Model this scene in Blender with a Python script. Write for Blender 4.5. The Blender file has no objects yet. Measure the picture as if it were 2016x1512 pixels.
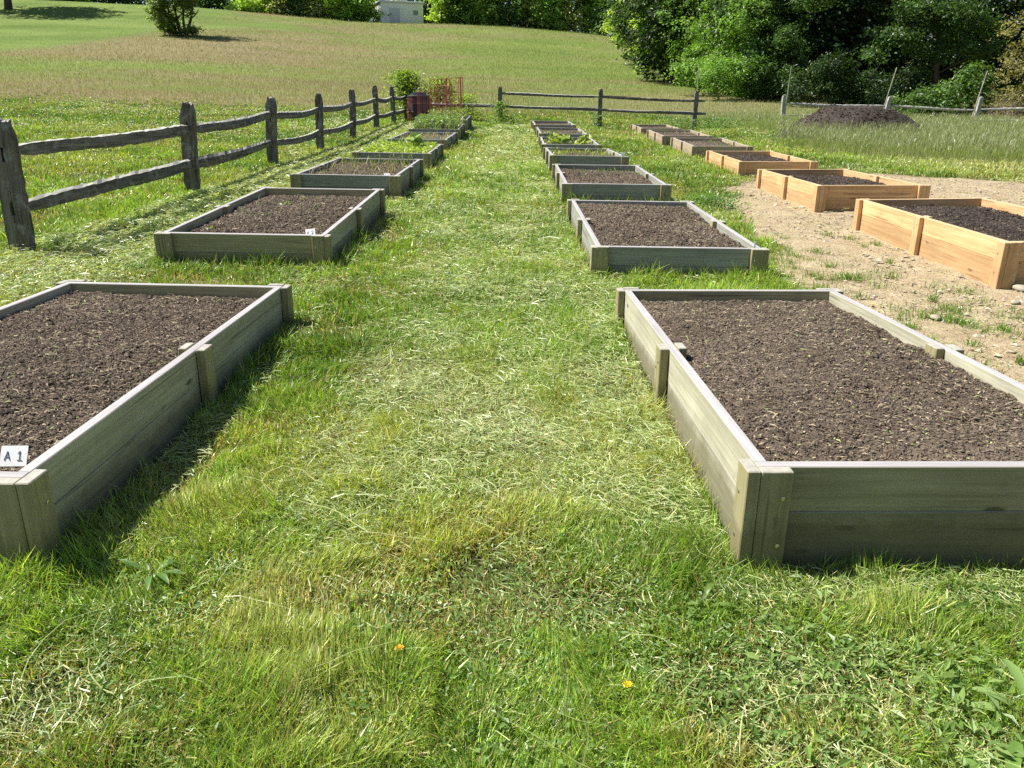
import bpy, math, random
import numpy as np
from mathutils import Vector, Matrix

# ------------------------------------------------------------------ camera, world, sun, exposure
SC = bpy.context.scene
CAM_H = 1.26
PITCH = math.radians(20.0)
cam_d = bpy.data.cameras.new("camera")
cam = bpy.data.objects.new("camera", cam_d)
SC.collection.objects.link(cam)
cam.location = (0, 0, CAM_H)
cam.rotation_euler = (math.radians(90) - PITCH, 0, 0)
cam_d.sensor_fit = 'HORIZONTAL'
cam_d.sensor_width = 36.0
cam_d.lens = 36.0 * 1515.0 / 2016.0
cam_d.clip_start = 0.05
cam_d.clip_end = 2000
SC.camera = cam

SUN_DIR = Vector((-0.62, 0.17, 0.90)).normalized()      # towards the sun
elev = math.asin(SUN_DIR.z)
world = bpy.data.worlds.new("World")
SC.world = world
world.use_nodes = True
wn = world.node_tree
sky = wn.nodes.new('ShaderNodeTexSky')
sky.sky_type = 'NISHITA'
sky.sun_disc = False
sky.sun_elevation = elev
sky.sun_rotation = math.atan2(SUN_DIR.x, SUN_DIR.y)
sky.air_density = 1.0
sky.dust_density = 0.6
bg = wn.nodes['Background']
wn.links.new(sky.outputs[0], bg.inputs[0])
bg.inputs[1].default_value = 0.05
sun_d = bpy.data.lights.new("sun", 'SUN')
sun_d.energy = 5.0
sun_d.angle = math.radians(0.5)
sun_d.color = (1.0, 0.95, 0.87)
sun = bpy.data.objects.new("sun", sun_d)
SC.collection.objects.link(sun)
sun.rotation_euler = SUN_DIR.to_track_quat('Z', 'Y').to_euler()
SC.view_settings.view_transform = 'Standard'
SC.view_settings.look = 'None'
SC.view_settings.gamma = 1
SC.view_settings.use_curve_mapping = False
SC.view_settings.exposure = 1.1
SC.cycles.max_bounces = 6
SC.cycles.diffuse_bounces = 3
SC.cycles.transmission_bounces = 3
SC.cycles.glossy_bounces = 2
SC.cycles.use_denoising = False

# ------------------------------------------------------------------ numbers, noise, terrain
RNG = np.random.default_rng(7)
random.seed(7)

def _hash(ix, iy, s):
    n = (ix.astype(np.int64) * 374761393 + iy.astype(np.int64) * 668265263 + s * 1442695041) & 0xffffffff
    n = ((n ^ (n >> 13)) * 1274126177) & 0xffffffff
    n = (n ^ (n >> 16)) & 0xffffffff
    return n / 4294967295.0

def vnoise(x, y, s=0):
    x = np.asarray(x, float); y = np.asarray(y, float)
    ix = np.floor(x); iy = np.floor(y)
    fx = x - ix; fy = y - iy
    fx = fx * fx * (3 - 2 * fx); fy = fy * fy * (3 - 2 * fy)
    a = _hash(ix, iy, s); b = _hash(ix + 1, iy, s)
    c = _hash(ix, iy + 1, s); d = _hash(ix + 1, iy + 1, s)
    return (a * (1 - fx) + b * fx) * (1 - fy) + (c * (1 - fx) + d * fx) * fy

def fbm(x, y, s=0, o=4):
    t = 0; a = .5; k = 1.0; n = 0
    for i in range(o):
        t = t + a * vnoise(np.asarray(x) * k + 17.3 * i, np.asarray(y) * k - 9.1 * i, s + i); n += a
        a *= .5; k *= 2.03
    return t / n

def sstep(a, b, x):
    t = np.clip((np.asarray(x, float) - a) / (b - a), 0, 1)
    return t * t * (3 - 2 * t)

# every bed: centre x, y, height of the rim, yaw, slope along the length, slope across
BEDS = {
'A1': (-1.924,3.077,-0.946,-0.006,-0.0113,-0.0196), 'A2': (-1.992,6.980,-0.866,-0.011,0.0356,-0.0157),
'A3': (-1.973,10.631,-0.776,-0.003,0.0121,-0.0175), 'A4': (-1.977,14.333,-0.736,0.004,0.0120,-0.0192),
'A5': (-2.008,18.545,-0.682,-0.025,0.0252,-0.0156), 'A6': (-1.960,21.572,-0.560,0.008,0.0284,-0.0091),
'A7': (-1.93,24.75,-0.39,0.005,0.0329,-0.0082),
'B1': (1.276,3.157,-0.983,0.015,-0.0240,-0.0062), 'B2': (1.221,6.866,-0.963,0.005,0.0227,-0.0158),
'B3': (1.239,10.597,-0.870,-0.003,0.0187,-0.0120), 'B4': (1.253,14.326,-0.803,0.005,-0.0024,-0.0195),
'B5': (1.290,18.559,-0.794,-0.009,0.0232,-0.0107), 'B6': (1.318,22.013,-0.680,0.013,0.0347,-0.0256),
'B7': (1.294,25.917,-0.567,0.008,0.0262,-0.0055),
'C1': (4.122,6.679,-0.902,-0.002,0.0069,0.0138), 'C2': (4.222,10.408,-0.893,-0.023,-0.0033,0.0053),
'C3': (4.432,14.467,-0.881,-0.018,0.0140,-0.0013), 'C4': (4.502,18.409,-0.814,-0.010,0.0304,-0.0065),
'C5': (4.492,21.885,-0.733,-0.006,0.0290,-0.0011), 'C6': (4.776,27.075,-0.703,-0.013,0.0227,-0.0038)}
RIM = 0.275
_cp = [(b[0], b[1], b[2] + CAM_H - RIM) for b in BEDS.values()]
_cp += [(10, 30, .47), (13.7, 30, .50), (17.2, 30, .56), (-.4, 29.5, .58), (3.2, 29.5, .50), (6.6, 29.5, .43),
        (-4, 27.8, .61), (-4, 30.5, .66), (11.5, 27, .40)]
_cp = np.array(_cp)
_PL = (-0.03546, -0.02459, 0.0180)
_res = _cp[:, 2] - (_PL[0] + _PL[1] * _cp[:, 0] + _PL[2] * _cp[:, 1])
_kx = np.array([-1.2, -.64, -.545, -.45, -.385, -.32, -.26, -.195, -.157, -.07, 0, .06, .122, .3, .6, 1.2])
_kk = np.array([1.2, 1.12, 1.10, 1.063, 1.037, .989, .936, .886, .881, .885, .87, .836, .787, .74, .7, .6])

def ground(x, y):
    x = np.asarray(x, float); y = np.asarray(y, float)
    xc = np.clip(x, -25, 25); yc = np.clip(y, -15, 30.5)
    z = _PL[0] + _PL[1] * xc + _PL[2] * yc
    num = 0; den = .25
    for (px, py, _), r in zip(_cp, _res):
        w = np.exp(-((xc - px) ** 2 + (yc - py) ** 2) / (2 * 2.3 ** 2))
        num = num + w * r; den = den + w
    z = z + num / den
    t = np.clip(y - 30.5, 0, None)
    tc = 88.0
    u = np.where(t < tc - 12, t, tc - 12 + 12 * np.tanh((t - tc + 12) / 12))
    hill = .0538 * u + .001077 * u * u - .05 * np.clip(t - tc - 5, 0, 400)
    k = np.interp(x / np.maximum(y, 20), _kx, _kk)
    return z + hill * k + .25 * (fbm(x * .05, y * .05, 5, 2) - .5) * sstep(3, 30, t)

# the earth patch (world outline)
DIRT = [(1.95, 4.0), (2.08, 6.3), (2.25, 7.3), (2.5, 9.0), (2.62, 10.2), (3.25, 12.0), (4.1, 13.0), (5.2, 14.1), (6.3, 14.5), (7.2, 14.4),
        (8.7, 13.5), (11, 12.5), (13, 9), (12, 4), (9, 2), (5.5, 1.2), (2.4, 1.6), (1.97, 2.0)]
DIRT = np.array(DIRT)
def sdf_poly(x, y, P):
    x = np.asarray(x, float); y = np.asarray(y, float)
    d = np.full(x.shape, 1e9); inside = np.zeros(x.shape, bool)
    n = len(P)
    for i in range(n):
        ax, ay = P[i]; bx, by = P[(i + 1) % n]
        ex, ey = bx - ax, by - ay
        t = np.clip(((x - ax) * ex + (y - ay) * ey) / (ex * ex + ey * ey), 0, 1)
        d = np.minimum(d, np.hypot(x - ax - t * ex, y - ay - t * ey))
        c = ((ay > y) != (by > y)) & (x < (bx - ax) * (y - ay) / (by - ay + 1e-12) + ax)
        inside ^= c
    return np.where(inside, -d, d)
def dirt_mask(x, y):
    d = sdf_poly(x, y, DIRT) + (fbm(x * 1.6, y * 1.6, 31, 4) - .5) * 1.1
    return 1 - sstep(-.16, .12, d)
def in_beds(x, y, grow=0.0):
    m = np.zeros(np.shape(x), bool)
    for b in BEDS.values():
        dx = x - b[0]; dy = y - b[1]; c, s = math.cos(b[3]), math.sin(b[3])
        u = dx * c + dy * s; v = -dx * s + dy * c
        m |= (np.abs(u) < .648 + grow) & (np.abs(v) < 1.258 + grow)
    return m

def mowmask(x, y):
    d = sdf_poly(x, y, np.array([(-47, 71), (-40, 72), (-38, 86), (-37, 100), (-36, 130), (-130, 130), (-110, 71)]))
    d = np.minimum(d, sdf_poly(x, y, np.array([(-38, 92), (-28, 97), (-23, 103), (-30, 108), (-38, 104)])) + 1.5)
    return 1 - sstep(-2.5, 2.5, d + (fbm(x * .2, y * .2, 64, 3) - .5) * 6)

def brownness(x, y):
    """where the meadow is ripe and brown rather than green"""
    b = .72 - .34 * sstep(-16, 6, x) + .16 * np.exp(-((y - 47) / 9.0) ** 2) - .10 * sstep(78, 100, y)
    n1 = fbm(x * .035 + 7, y * .10, 163, 4) - .5; n2 = fbm(x * .12, y * .35, 164, 4) - .5
    return np.clip(b + n1 * 2.4 + n2 * 1.5, 0, 1)

def tallness(x, y):
    """0 mown lawn ... 1 uncut tall grass"""
    a = sdf_poly(x, y, np.array([(6.9, 21.5), (7.6, 19.4), (9.3, 18.2), (11.0, 17.6), (14, 17), (40, 15), (60, 30), (45, 60), (8, 60), (7.0, 33), (8.3, 30), (8.6, 26)]))
    a = a + 1.2 * np.exp(-(((x - 10.4) / 2.3) ** 2 + ((y - 22.6) / 1.6) ** 2))
    t1 = 1 - sstep(-.6, .5, a + (fbm(x * .7, y * .7, 61, 3) - .5) * 1.6)
    yy = y + (fbm(x * .12, y * .12, 62, 3) - .5) * 9
    t2 = sstep(34, 40, yy + np.clip(-x - 6, 0, 40) * -.10)
    return np.clip(np.maximum(t1, t2) * (1 - mowmask(x, y)), 0, 1)

# ------------------------------------------------------------------ object helpers
def link(o, parent=None):
    SC.collection.objects.link(o)
    if parent is not None: o.parent = parent
    return o

def tag(o, label=None, cat=None, group=None, kind=None):
    if label: o['label'] = label
    if cat: o['category'] = cat
    if group: o['group'] = group
    if kind: o['kind'] = kind
    return o

def npmesh(name, V, quads=None, tris=None, mat=None, parent=None, col=None, smooth=False, colname='Col'):
    me = bpy.data.meshes.new(name)
    V = np.asarray(V, np.float32)
    nq = 0 if quads is None else len(quads); nt = 0 if tris is None else len(tris)
    me.vertices.add(len(V)); me.vertices.foreach_set('co', V.ravel())
    parts = []
    if nq: parts.append(np.asarray(quads, np.int32).ravel())
    if nt: parts.append(np.asarray(tris, np.int32).ravel())
    idx = np.concatenate(parts)
    me.loops.add(len(idx)); me.loops.foreach_set('vertex_index', idx)
    tot = np.concatenate([np.full(nq, 4, np.int32), np.full(nt, 3, np.int32)])
    st = np.concatenate([[0], np.cumsum(tot)[:-1]]).astype(np.int32)
    me.polygons.add(nq + nt)
    me.polygons.foreach_set('loop_start', st)
    me.polygons.foreach_set('loop_total', tot)
    me.polygons.foreach_set('use_smooth', np.full(nq + nt, smooth))
    if col is not None:
        a = me.color_attributes.new(colname, 'FLOAT_COLOR', 'POINT')
        c = np.ones((len(V), 4), np.float32); c[:, :3] = col
        a.data.foreach_set('color', c.ravel())
    me.update(calc_edges=True)
    if mat: me.materials.append(mat)
    return link(bpy.data.objects.new(name, me), parent)

class MB:
    def __init__(s): s.v = []; s.f = []; s.c = []
    def add(s, vs, fs, c=None):
        o = len(s.v); s.v += [tuple(v) for v in vs]; s.f += [tuple(i + o for i in f) for f in fs]
        s.c += [c or (1, 1, 1)] * len(vs)
        return s
    def box(s, x0, x1, y0, y1, z0, z1, b=0.003, c=None):
        """box with small chamfered long edges"""
        xs = (x0, x1); ys = (y0, y1); zs = (z0, z1)
        vs = []; 
        # chamfered box: 24 verts
        idx = {}
        for i in (0, 1):
            for j in (0, 1):
                for k in (0, 1):
                    sx = b if i == 0 else -b; sy = b if j == 0 else -b; sz = b if k == 0 else -b
                    idx[(i, j, k, 'x')] = len(vs); vs.append((xs[i], ys[j] + sy, zs[k] + sz))
                    idx[(i, j, k, 'y')] = len(vs); vs.append((xs[i] + sx, ys[j], zs[k] + sz))
                    idx[(i, j, k, 'z')] = len(vs); vs.append((xs[i] + sx, ys[j] + sy, zs[k]))
        F = []
        q = lambda *a: F.append(tuple(idx[t] for t in a))
        q((0,0,0,'x'),(0,0,1,'x'),(0,1,1,'x'),(0,1,0,'x')); q((1,0,0,'x'),(1,1,0,'x'),(1,1,1,'x'),(1,0,1,'x'))
        q((0,0,0,'y'),(1,0,0,'y'),(1,0,1,'y'),(0,0,1,'y')); q((0,1,0,'y'),(0,1,1,'y'),(1,1,1,'y'),(1,1,0,'y'))
        q((0,0,0,'z'),(0,1,0,'z'),(1,1,0,'z'),(1,0,0,'z')); q((0,0,1,'z'),(1,0,1,'z'),(1,1,1,'z'),(0,1,1,'z'))
        for i in (0, 1):
            for j in (0, 1): q((i,j,0,'x'),(i,j,1,'x'),(i,j,1,'y'),(i,j,0,'y'))
            for k in (0, 1): q((i,0,k,'x'),(i,1,k,'x'),(i,1,k,'z'),(i,0,k,'z'))
        for j in (0, 1):
            for k in (0, 1): q((0,j,k,'y'),(1,j,k,'y'),(1,j,k,'z'),(0,j,k,'z'))
        for i in (0, 1):
            for j in (0, 1):
                for k in (0, 1): q((i,j,k,'x'),(i,j,k,'y'),(i,j,k,'z'))
        return s.add(vs, F, c)
    def tube(s, pts, rad, n=8, cap=True, c=None, squash=1.0, jit=0.0):
        pts = [Vector(p) for p in pts]
        vs = []; F = []
        m = len(pts)
        for i, p in enumerate(pts):
            t = (pts[min(i + 1, m - 1)] - pts[max(i - 1, 0)]).normalized()
            up = Vector((0, 0, 1)) if abs(t.z) < .95 else Vector((1, 0, 0))
            a = t.cross(up).normalized(); bb = a.cross(t).normalized()
            r = rad[i] if hasattr(rad, '__len__') else rad
            for k in range(n):
                w = 2 * math.pi * k / n
                rr = r * (1 + random.uniform(-jit, jit))
                vs.append(p + a * math.cos(w) * rr * squash + bb * math.sin(w) * rr)
        for i in range(m - 1):
            for k in range(n):
                F.append((i * n + k, i * n + (k + 1) % n, (i + 1) * n + (k + 1) % n, (i + 1) * n + k))
        if cap:
            F.append(tuple(range(n))[::-1]); F.append(tuple((m - 1) * n + k for k in range(n)))
        return s.add(vs, F, c)
    def build(s, name, mat, parent=None, smooth=False, col=False):
        me = bpy.data.meshes.new(name)
        me.from_pydata(s.v, [], s.f)
        if smooth:
            me.polygons.foreach_set('use_smooth', np.full(len(me.polygons), True))
        if col:
            a = me.color_attributes.new('Col', 'FLOAT_COLOR', 'POINT')
            c = np.ones((len(s.v), 4), np.float32); c[:, :3] = np.array(s.c)
            a.data.foreach_set('color', c.ravel())
        me.update()
        import bmesh
        bm = bmesh.new(); bm.from_mesh(me); bmesh.ops.recalc_face_normals(bm, faces=bm.faces); bm.to_mesh(me); bm.free()
        if mat: me.materials.append(mat)
        return link(bpy.data.objects.new(name, me), parent)

def empty(name, loc, label=None, cat=None, group=None, rot=(0, 0, 0)):
    o = bpy.data.objects.new(name, None); o.location = loc; o.rotation_euler = rot
    o.empty_display_size = .1
    link(o); tag(o, label, cat, group)
    return o

# ------------------------------------------------------------------ materials
def newmat(name):
    m = bpy.data.materials.new(name); m.use_nodes = True
    nt = m.node_tree
    return m, nt, nt.nodes['Principled BSDF'], nt.nodes['Material Output']

def N(nt, t, **kw):
    n = nt.nodes.new(t)
    for k, v in kw.items(): setattr(n, k, v)
    return n

def ramp(nt, fac, stops):
    r = N(nt, 'ShaderNodeValToRGB')
    el = r.color_ramp.elements
    while len(el) > 1: el.remove(el[0])
    el[0].position = stops[0][0]; el[0].color = (*stops[0][1], 1)
    for p, c in stops[1:]:
        e = el.new(p); e.color = (*c, 1)
    nt.links.new(fac, r.inputs[0])
    return r.outputs[0]

def mix(nt, f, a, b, mode='MIX'):
    m = N(nt, 'ShaderNodeMix', data_type='RGBA', blend_type=mode)
    for s, v in ((0, f), (6, a), (7, b)):
        if isinstance(v, (int, float)): m.inputs[s].default_value = v
        elif isinstance(v, tuple): m.inputs[s].default_value = (*v, 1)
        else: nt.links.new(v, m.inputs[s])
    return m.outputs[2]

def math_(nt, op, a, b=0.0, clamp=False):
    m = N(nt, 'ShaderNodeMath', operation=op, use_clamp=clamp)
    for s, v in ((0, a), (1, b)):
        if isinstance(v, (int, float)): m.inputs[s].default_value = v
        else: nt.links.new(v, m.inputs[s])
    return m.outputs[0]

def noise(nt, vec, scale, detail=4, rough=.55, dist=0.0):
    n = N(nt, 'ShaderNodeTexNoise')
    n.inputs['Scale'].default_value = scale; n.inputs['Detail'].default_value = detail
    n.inputs['Roughness'].default_value = rough; n.inputs['Distortion'].default_value = dist
    if vec is not None: nt.links.new(vec, n.inputs['Vector'])
    return n.outputs['Fac']

def leafmat(name, trans=.35, rough=.5, spec=.35, tscale=(1.25, 1.3, .6)):
    m, nt, P, out = newmat(name)
    a = N(nt, 'ShaderNodeVertexColor'); a.layer_name = 'Col'
    nt.links.new(a.outputs[0], P.inputs['Base Color'])
    P.inputs['Roughness'].default_value = rough
    P.inputs['Specular IOR Level'].default_value = spec
    t = N(nt, 'ShaderNodeBsdfTranslucent')
    c = mix(nt, 1.0, a.outputs[0], tscale, 'MULTIPLY')
    nt.links.new(c, t.inputs[0])
    ms = N(nt, 'ShaderNodeMixShader'); ms.inputs[0].default_value = trans
    nt.links.new(P.outputs[0], ms.inputs[1]); nt.links.new(t.outputs[0], ms.inputs[2])
    nt.links.new(ms.outputs[0], out.inputs[0])
    return m

def wood(name, axis, face, dark, top, grain=1.0, knots=True, rough=.8, bump=.25, moss=None):
    """axis: direction of the grain in object space"""
    m, nt, P, out = newmat(name)
    tc = N(nt, 'ShaderNodeTexCoord'); oi = N(nt, 'ShaderNodeObjectInfo')
    rnd = math_(nt, 'MULTIPLY', oi.outputs['Random'], 37.0)
    cb = N(nt, 'ShaderNodeCombineXYZ')
    for i in range(3): nt.links.new(rnd, cb.inputs[i])
    ad = N(nt, 'ShaderNodeVectorMath', operation='ADD')
    nt.links.new(tc.outputs['Object'], ad.inputs[0]); nt.links.new(cb.outputs[0], ad.inputs[1])
    mp = N(nt, 'ShaderNodeMapping')
    s = [38 * grain] * 3; s[axis] = 1.4
    mp.inputs['Scale'].default_value = s
    nt.links.new(ad.outputs[0], mp.inputs[0])
    g = noise(nt, mp.outputs[0], 1.0, 5, .6, .6)
    mp2 = N(nt, 'ShaderNodeMapping'); s2 = [110 * grain] * 3; s2[axis] = 3.0
    mp2.inputs['Scale'].default_value = s2; nt.links.new(ad.outputs[0], mp2.inputs[0])
    g2 = noise(nt, mp2.outputs[0], 1.0, 3, .6)
    big = noise(nt, ad.outputs[0], 2.2, 4, .6)
    col = mix(nt, ramp(nt, g, [(.35, (0, 0, 0)), (.68, (1, 1, 1))]), dark, face)
    col = mix(nt, math_(nt, 'MULTIPLY', ramp(nt, g2, [(.3, (1, 1, 1)), (.6, (0, 0, 0))]), .35), col, tuple(c * .55 for c in dark))
    hsv = N(nt, 'ShaderNodeHueSaturation')
    nt.links.new(col, hsv.inputs['Color'])
    v = math_(nt, 'ADD', math_(nt, 'MULTIPLY', big, .7), .65)
    v = math_(nt, 'MULTIPLY', v, math_(nt, 'ADD', math_(nt, 'MULTIPLY', oi.outputs['Random'], .22), .89))
    if axis < 2:
        so = N(nt, 'ShaderNodeSeparateXYZ'); nt.links.new(tc.outputs['Object'], so.inputs[0])
        lo = math_(nt, 'LESS_THAN', so.outputs[2], .135)
        rr = math_(nt, 'FRACT', math_(nt, 'MULTIPLY', oi.outputs['Random'], 91.7))
        v = math_(nt, 'MULTIPLY', v, math_(nt, 'SUBTRACT', 1.05, math_(nt, 'MULTIPLY', lo, math_(nt, 'MULTIPLY', rr, .28))))
    nt.links.new(v, hsv.inputs['Value'])
    col = hsv.outputs[0]
    if knots:
        vo = N(nt, 'ShaderNodeTexVoronoi', feature='F1')
        mp3 = N(nt, 'ShaderNodeMapping'); s3 = [8.0] * 3; s3[axis] = 2.6
        mp3.inputs['Scale'].default_value = s3; nt.links.new(ad.outputs[0], mp3.inputs[0])
        nt.links.new(mp3.outputs[0], vo.inputs['Vector']); vo.inputs['Scale'].default_value = 1.0
        k = ramp(nt, vo.outputs['Distance'], [(.06, (1, 1, 1)), (.105, (0, 0, 0))])
        col = mix(nt, math_(nt, 'MULTIPLY', k, .85), col, tuple(c * .35 for c in dark))
    # checks running with the grain, and earth splashed up the foot of the boards
    mp4 = N(nt, 'ShaderNodeMapping'); s4 = [24.0] * 3; s4[axis] = .7
    mp4.inputs['Scale'].default_value = s4; nt.links.new(ad.outputs[0], mp4.inputs[0])
    ck = ramp(nt, noise(nt, mp4.outputs[0], 1.0, 2, .5), [(.655, (0, 0, 0)), (.675, (1, 1, 1)), (.70, (1, 1, 1)), (.72, (0, 0, 0))])
    col = mix(nt, math_(nt, 'MULTIPLY', ck, .55), col, tuple(c * .3 for c in dark))
    if knots:
        so2 = N(nt, 'ShaderNodeSeparateXYZ'); nt.links.new(tc.outputs['Object'], so2.inputs[0])
        zz = math_(nt, 'ADD', so2.outputs[2], math_(nt, 'MULTIPLY', noise(nt, ad.outputs[0], 11, 5, .7), -.16))
        sf = ramp(nt, zz, [(.0, (1, 1, 1)), (.055, (0, 0, 0))])
        col = mix(nt, math_(nt, 'MULTIPLY', sf, .15 if face[0] > .4 else .6), col, (.12, .105, .05))
        st0 = ramp(nt, noise(nt, ad.outputs[0], 6.0, 6, .75), [(.56, (0, 0, 0)), (.68, (1, 1, 1))])
        col = mix(nt, math_(nt, 'MULTIPLY', st0, .4), col, tuple(c * .55 for c in face))
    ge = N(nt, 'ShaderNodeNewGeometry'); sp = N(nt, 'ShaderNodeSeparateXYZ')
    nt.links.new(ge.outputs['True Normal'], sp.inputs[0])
    up = ramp(nt, sp.outputs['Z'], [(.5, (0, 0, 0)), (.8, (1, 1, 1))])  # upward faces paler: weathering on boards, painted sunlight on fence rails
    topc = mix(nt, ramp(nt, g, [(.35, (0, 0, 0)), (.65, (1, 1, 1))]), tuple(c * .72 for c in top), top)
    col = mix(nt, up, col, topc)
    if moss:
        st = ramp(nt, noise(nt, ad.outputs[0], 9.0, 5, .7), [(.52, (0, 0, 0)), (.66, (1, 1, 1))])
        col = mix(nt, math_(nt, 'MULTIPLY', st, .7), col, moss)
    nt.links.new(col, P.inputs['Base Color'])
    P.inputs['Roughness'].default_value = rough
    P.inputs['Specular IOR Level'].default_value = .25
    bp = N(nt, 'ShaderNodeBump'); bp.inputs['Strength'].default_value = bump; bp.inputs['Distance'].default_value = .004
    h = math_(nt, 'ADD', g, math_(nt, 'MULTIPLY', g2, .5))
    nt.links.new(h, bp.inputs['Height']); nt.links.new(bp.outputs[0], P.inputs['Normal'])
    return m

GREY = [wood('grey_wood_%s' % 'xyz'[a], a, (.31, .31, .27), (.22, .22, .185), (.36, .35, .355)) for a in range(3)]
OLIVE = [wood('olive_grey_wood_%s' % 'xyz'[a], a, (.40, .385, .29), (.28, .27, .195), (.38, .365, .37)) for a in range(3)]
OLIVE_BOUNCE = wood('olive_bounce_wood', 0, (.38, .35, .21), (.26, .24, .13), (.38, .365, .37))  # olive timber, yellowed further to paint in grass bounce on shaded ends
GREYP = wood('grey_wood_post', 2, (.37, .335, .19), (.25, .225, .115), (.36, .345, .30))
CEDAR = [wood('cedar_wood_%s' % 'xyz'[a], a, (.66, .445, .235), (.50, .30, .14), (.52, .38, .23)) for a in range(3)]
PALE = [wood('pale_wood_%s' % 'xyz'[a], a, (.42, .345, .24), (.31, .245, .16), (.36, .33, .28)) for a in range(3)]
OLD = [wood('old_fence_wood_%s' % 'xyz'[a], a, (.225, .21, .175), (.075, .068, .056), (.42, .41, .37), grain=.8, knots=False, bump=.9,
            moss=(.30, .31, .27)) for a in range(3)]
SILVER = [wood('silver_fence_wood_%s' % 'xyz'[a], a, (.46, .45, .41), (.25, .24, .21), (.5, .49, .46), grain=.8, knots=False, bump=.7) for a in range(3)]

def plain(name, col, rough=.5, metal=0.0, var=.15, scale=30, spec=.5):
    m, nt, P, out = newmat(name)
    tc = N(nt, 'ShaderNodeTexCoord')
    n = noise(nt, tc.outputs['Object'], scale, 4)
    c = mix(nt, n, tuple(x * (1 - var) for x in col), tuple(min(1, x * (1 + var)) for x in col))
    nt.links.new(c, P.inputs['Base Color'])
    P.inputs['Roughness'].default_value = rough; P.inputs['Metallic'].default_value = metal
    P.inputs['Specular IOR Level'].default_value = spec
    return m

def colmat(name, rough=.9, spec=.2, bump=0.0, bscale=60):
    m, nt, P, out = newmat(name)
    a = N(nt, 'ShaderNodeVertexColor'); a.layer_name = 'Col'
    tc = N(nt, 'ShaderNodeTexCoord')
    n = noise(nt, tc.outputs['Object'], bscale, 5, .65)
    c = mix(nt, 1.0, a.outputs[0], ramp(nt, n, [(.3, (.62, .62, .62)), (.7, (1.3, 1.3, 1.3))]), 'MULTIPLY')
    nt.links.new(c, P.inputs['Base Color'])
    P.inputs['Roughness'].default_value = rough; P.inputs['Specular IOR Level'].default_value = spec
    if bump:
        bp = N(nt, 'ShaderNodeBump'); bp.inputs['Strength'].default_value = bump; bp.inputs['Distance'].default_value = .01
        nt.links.new(n, bp.inputs['Height']); nt.links.new(bp.outputs[0], P.inputs['Normal'])
    return m

M_GRASS = leafmat('grass_blade', .34, .38, .5)
M_LEAF = leafmat('tree_leaf', .45, .42, .45)
M_SOIL = colmat('dark_soil', .95, .12, .8, 130)
M_CHIP = colmat('loose_bits', .85, .25, 0, 90)
M_STONE = colmat('pebble_stone', .85, .3, .2, 40)
M_BARK = wood('tree_bark', 2, (.10, .08, .065), (.04, .033, .028), (.11, .09, .075), grain=.25, knots=False, bump=1.0)
M_SCREW = plain('screw_steel', (.5, .5, .5), .35, .9)
M_PAPER = plain('white_card', (.85, .85, .85), .7, 0, .04)
M_INK = plain('black_ink', (.02, .02, .025), .6, 0, .1)
M_WIRE = plain('red_rusty_wire', (.24, .05, .035), .6, 0, .3)

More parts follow.
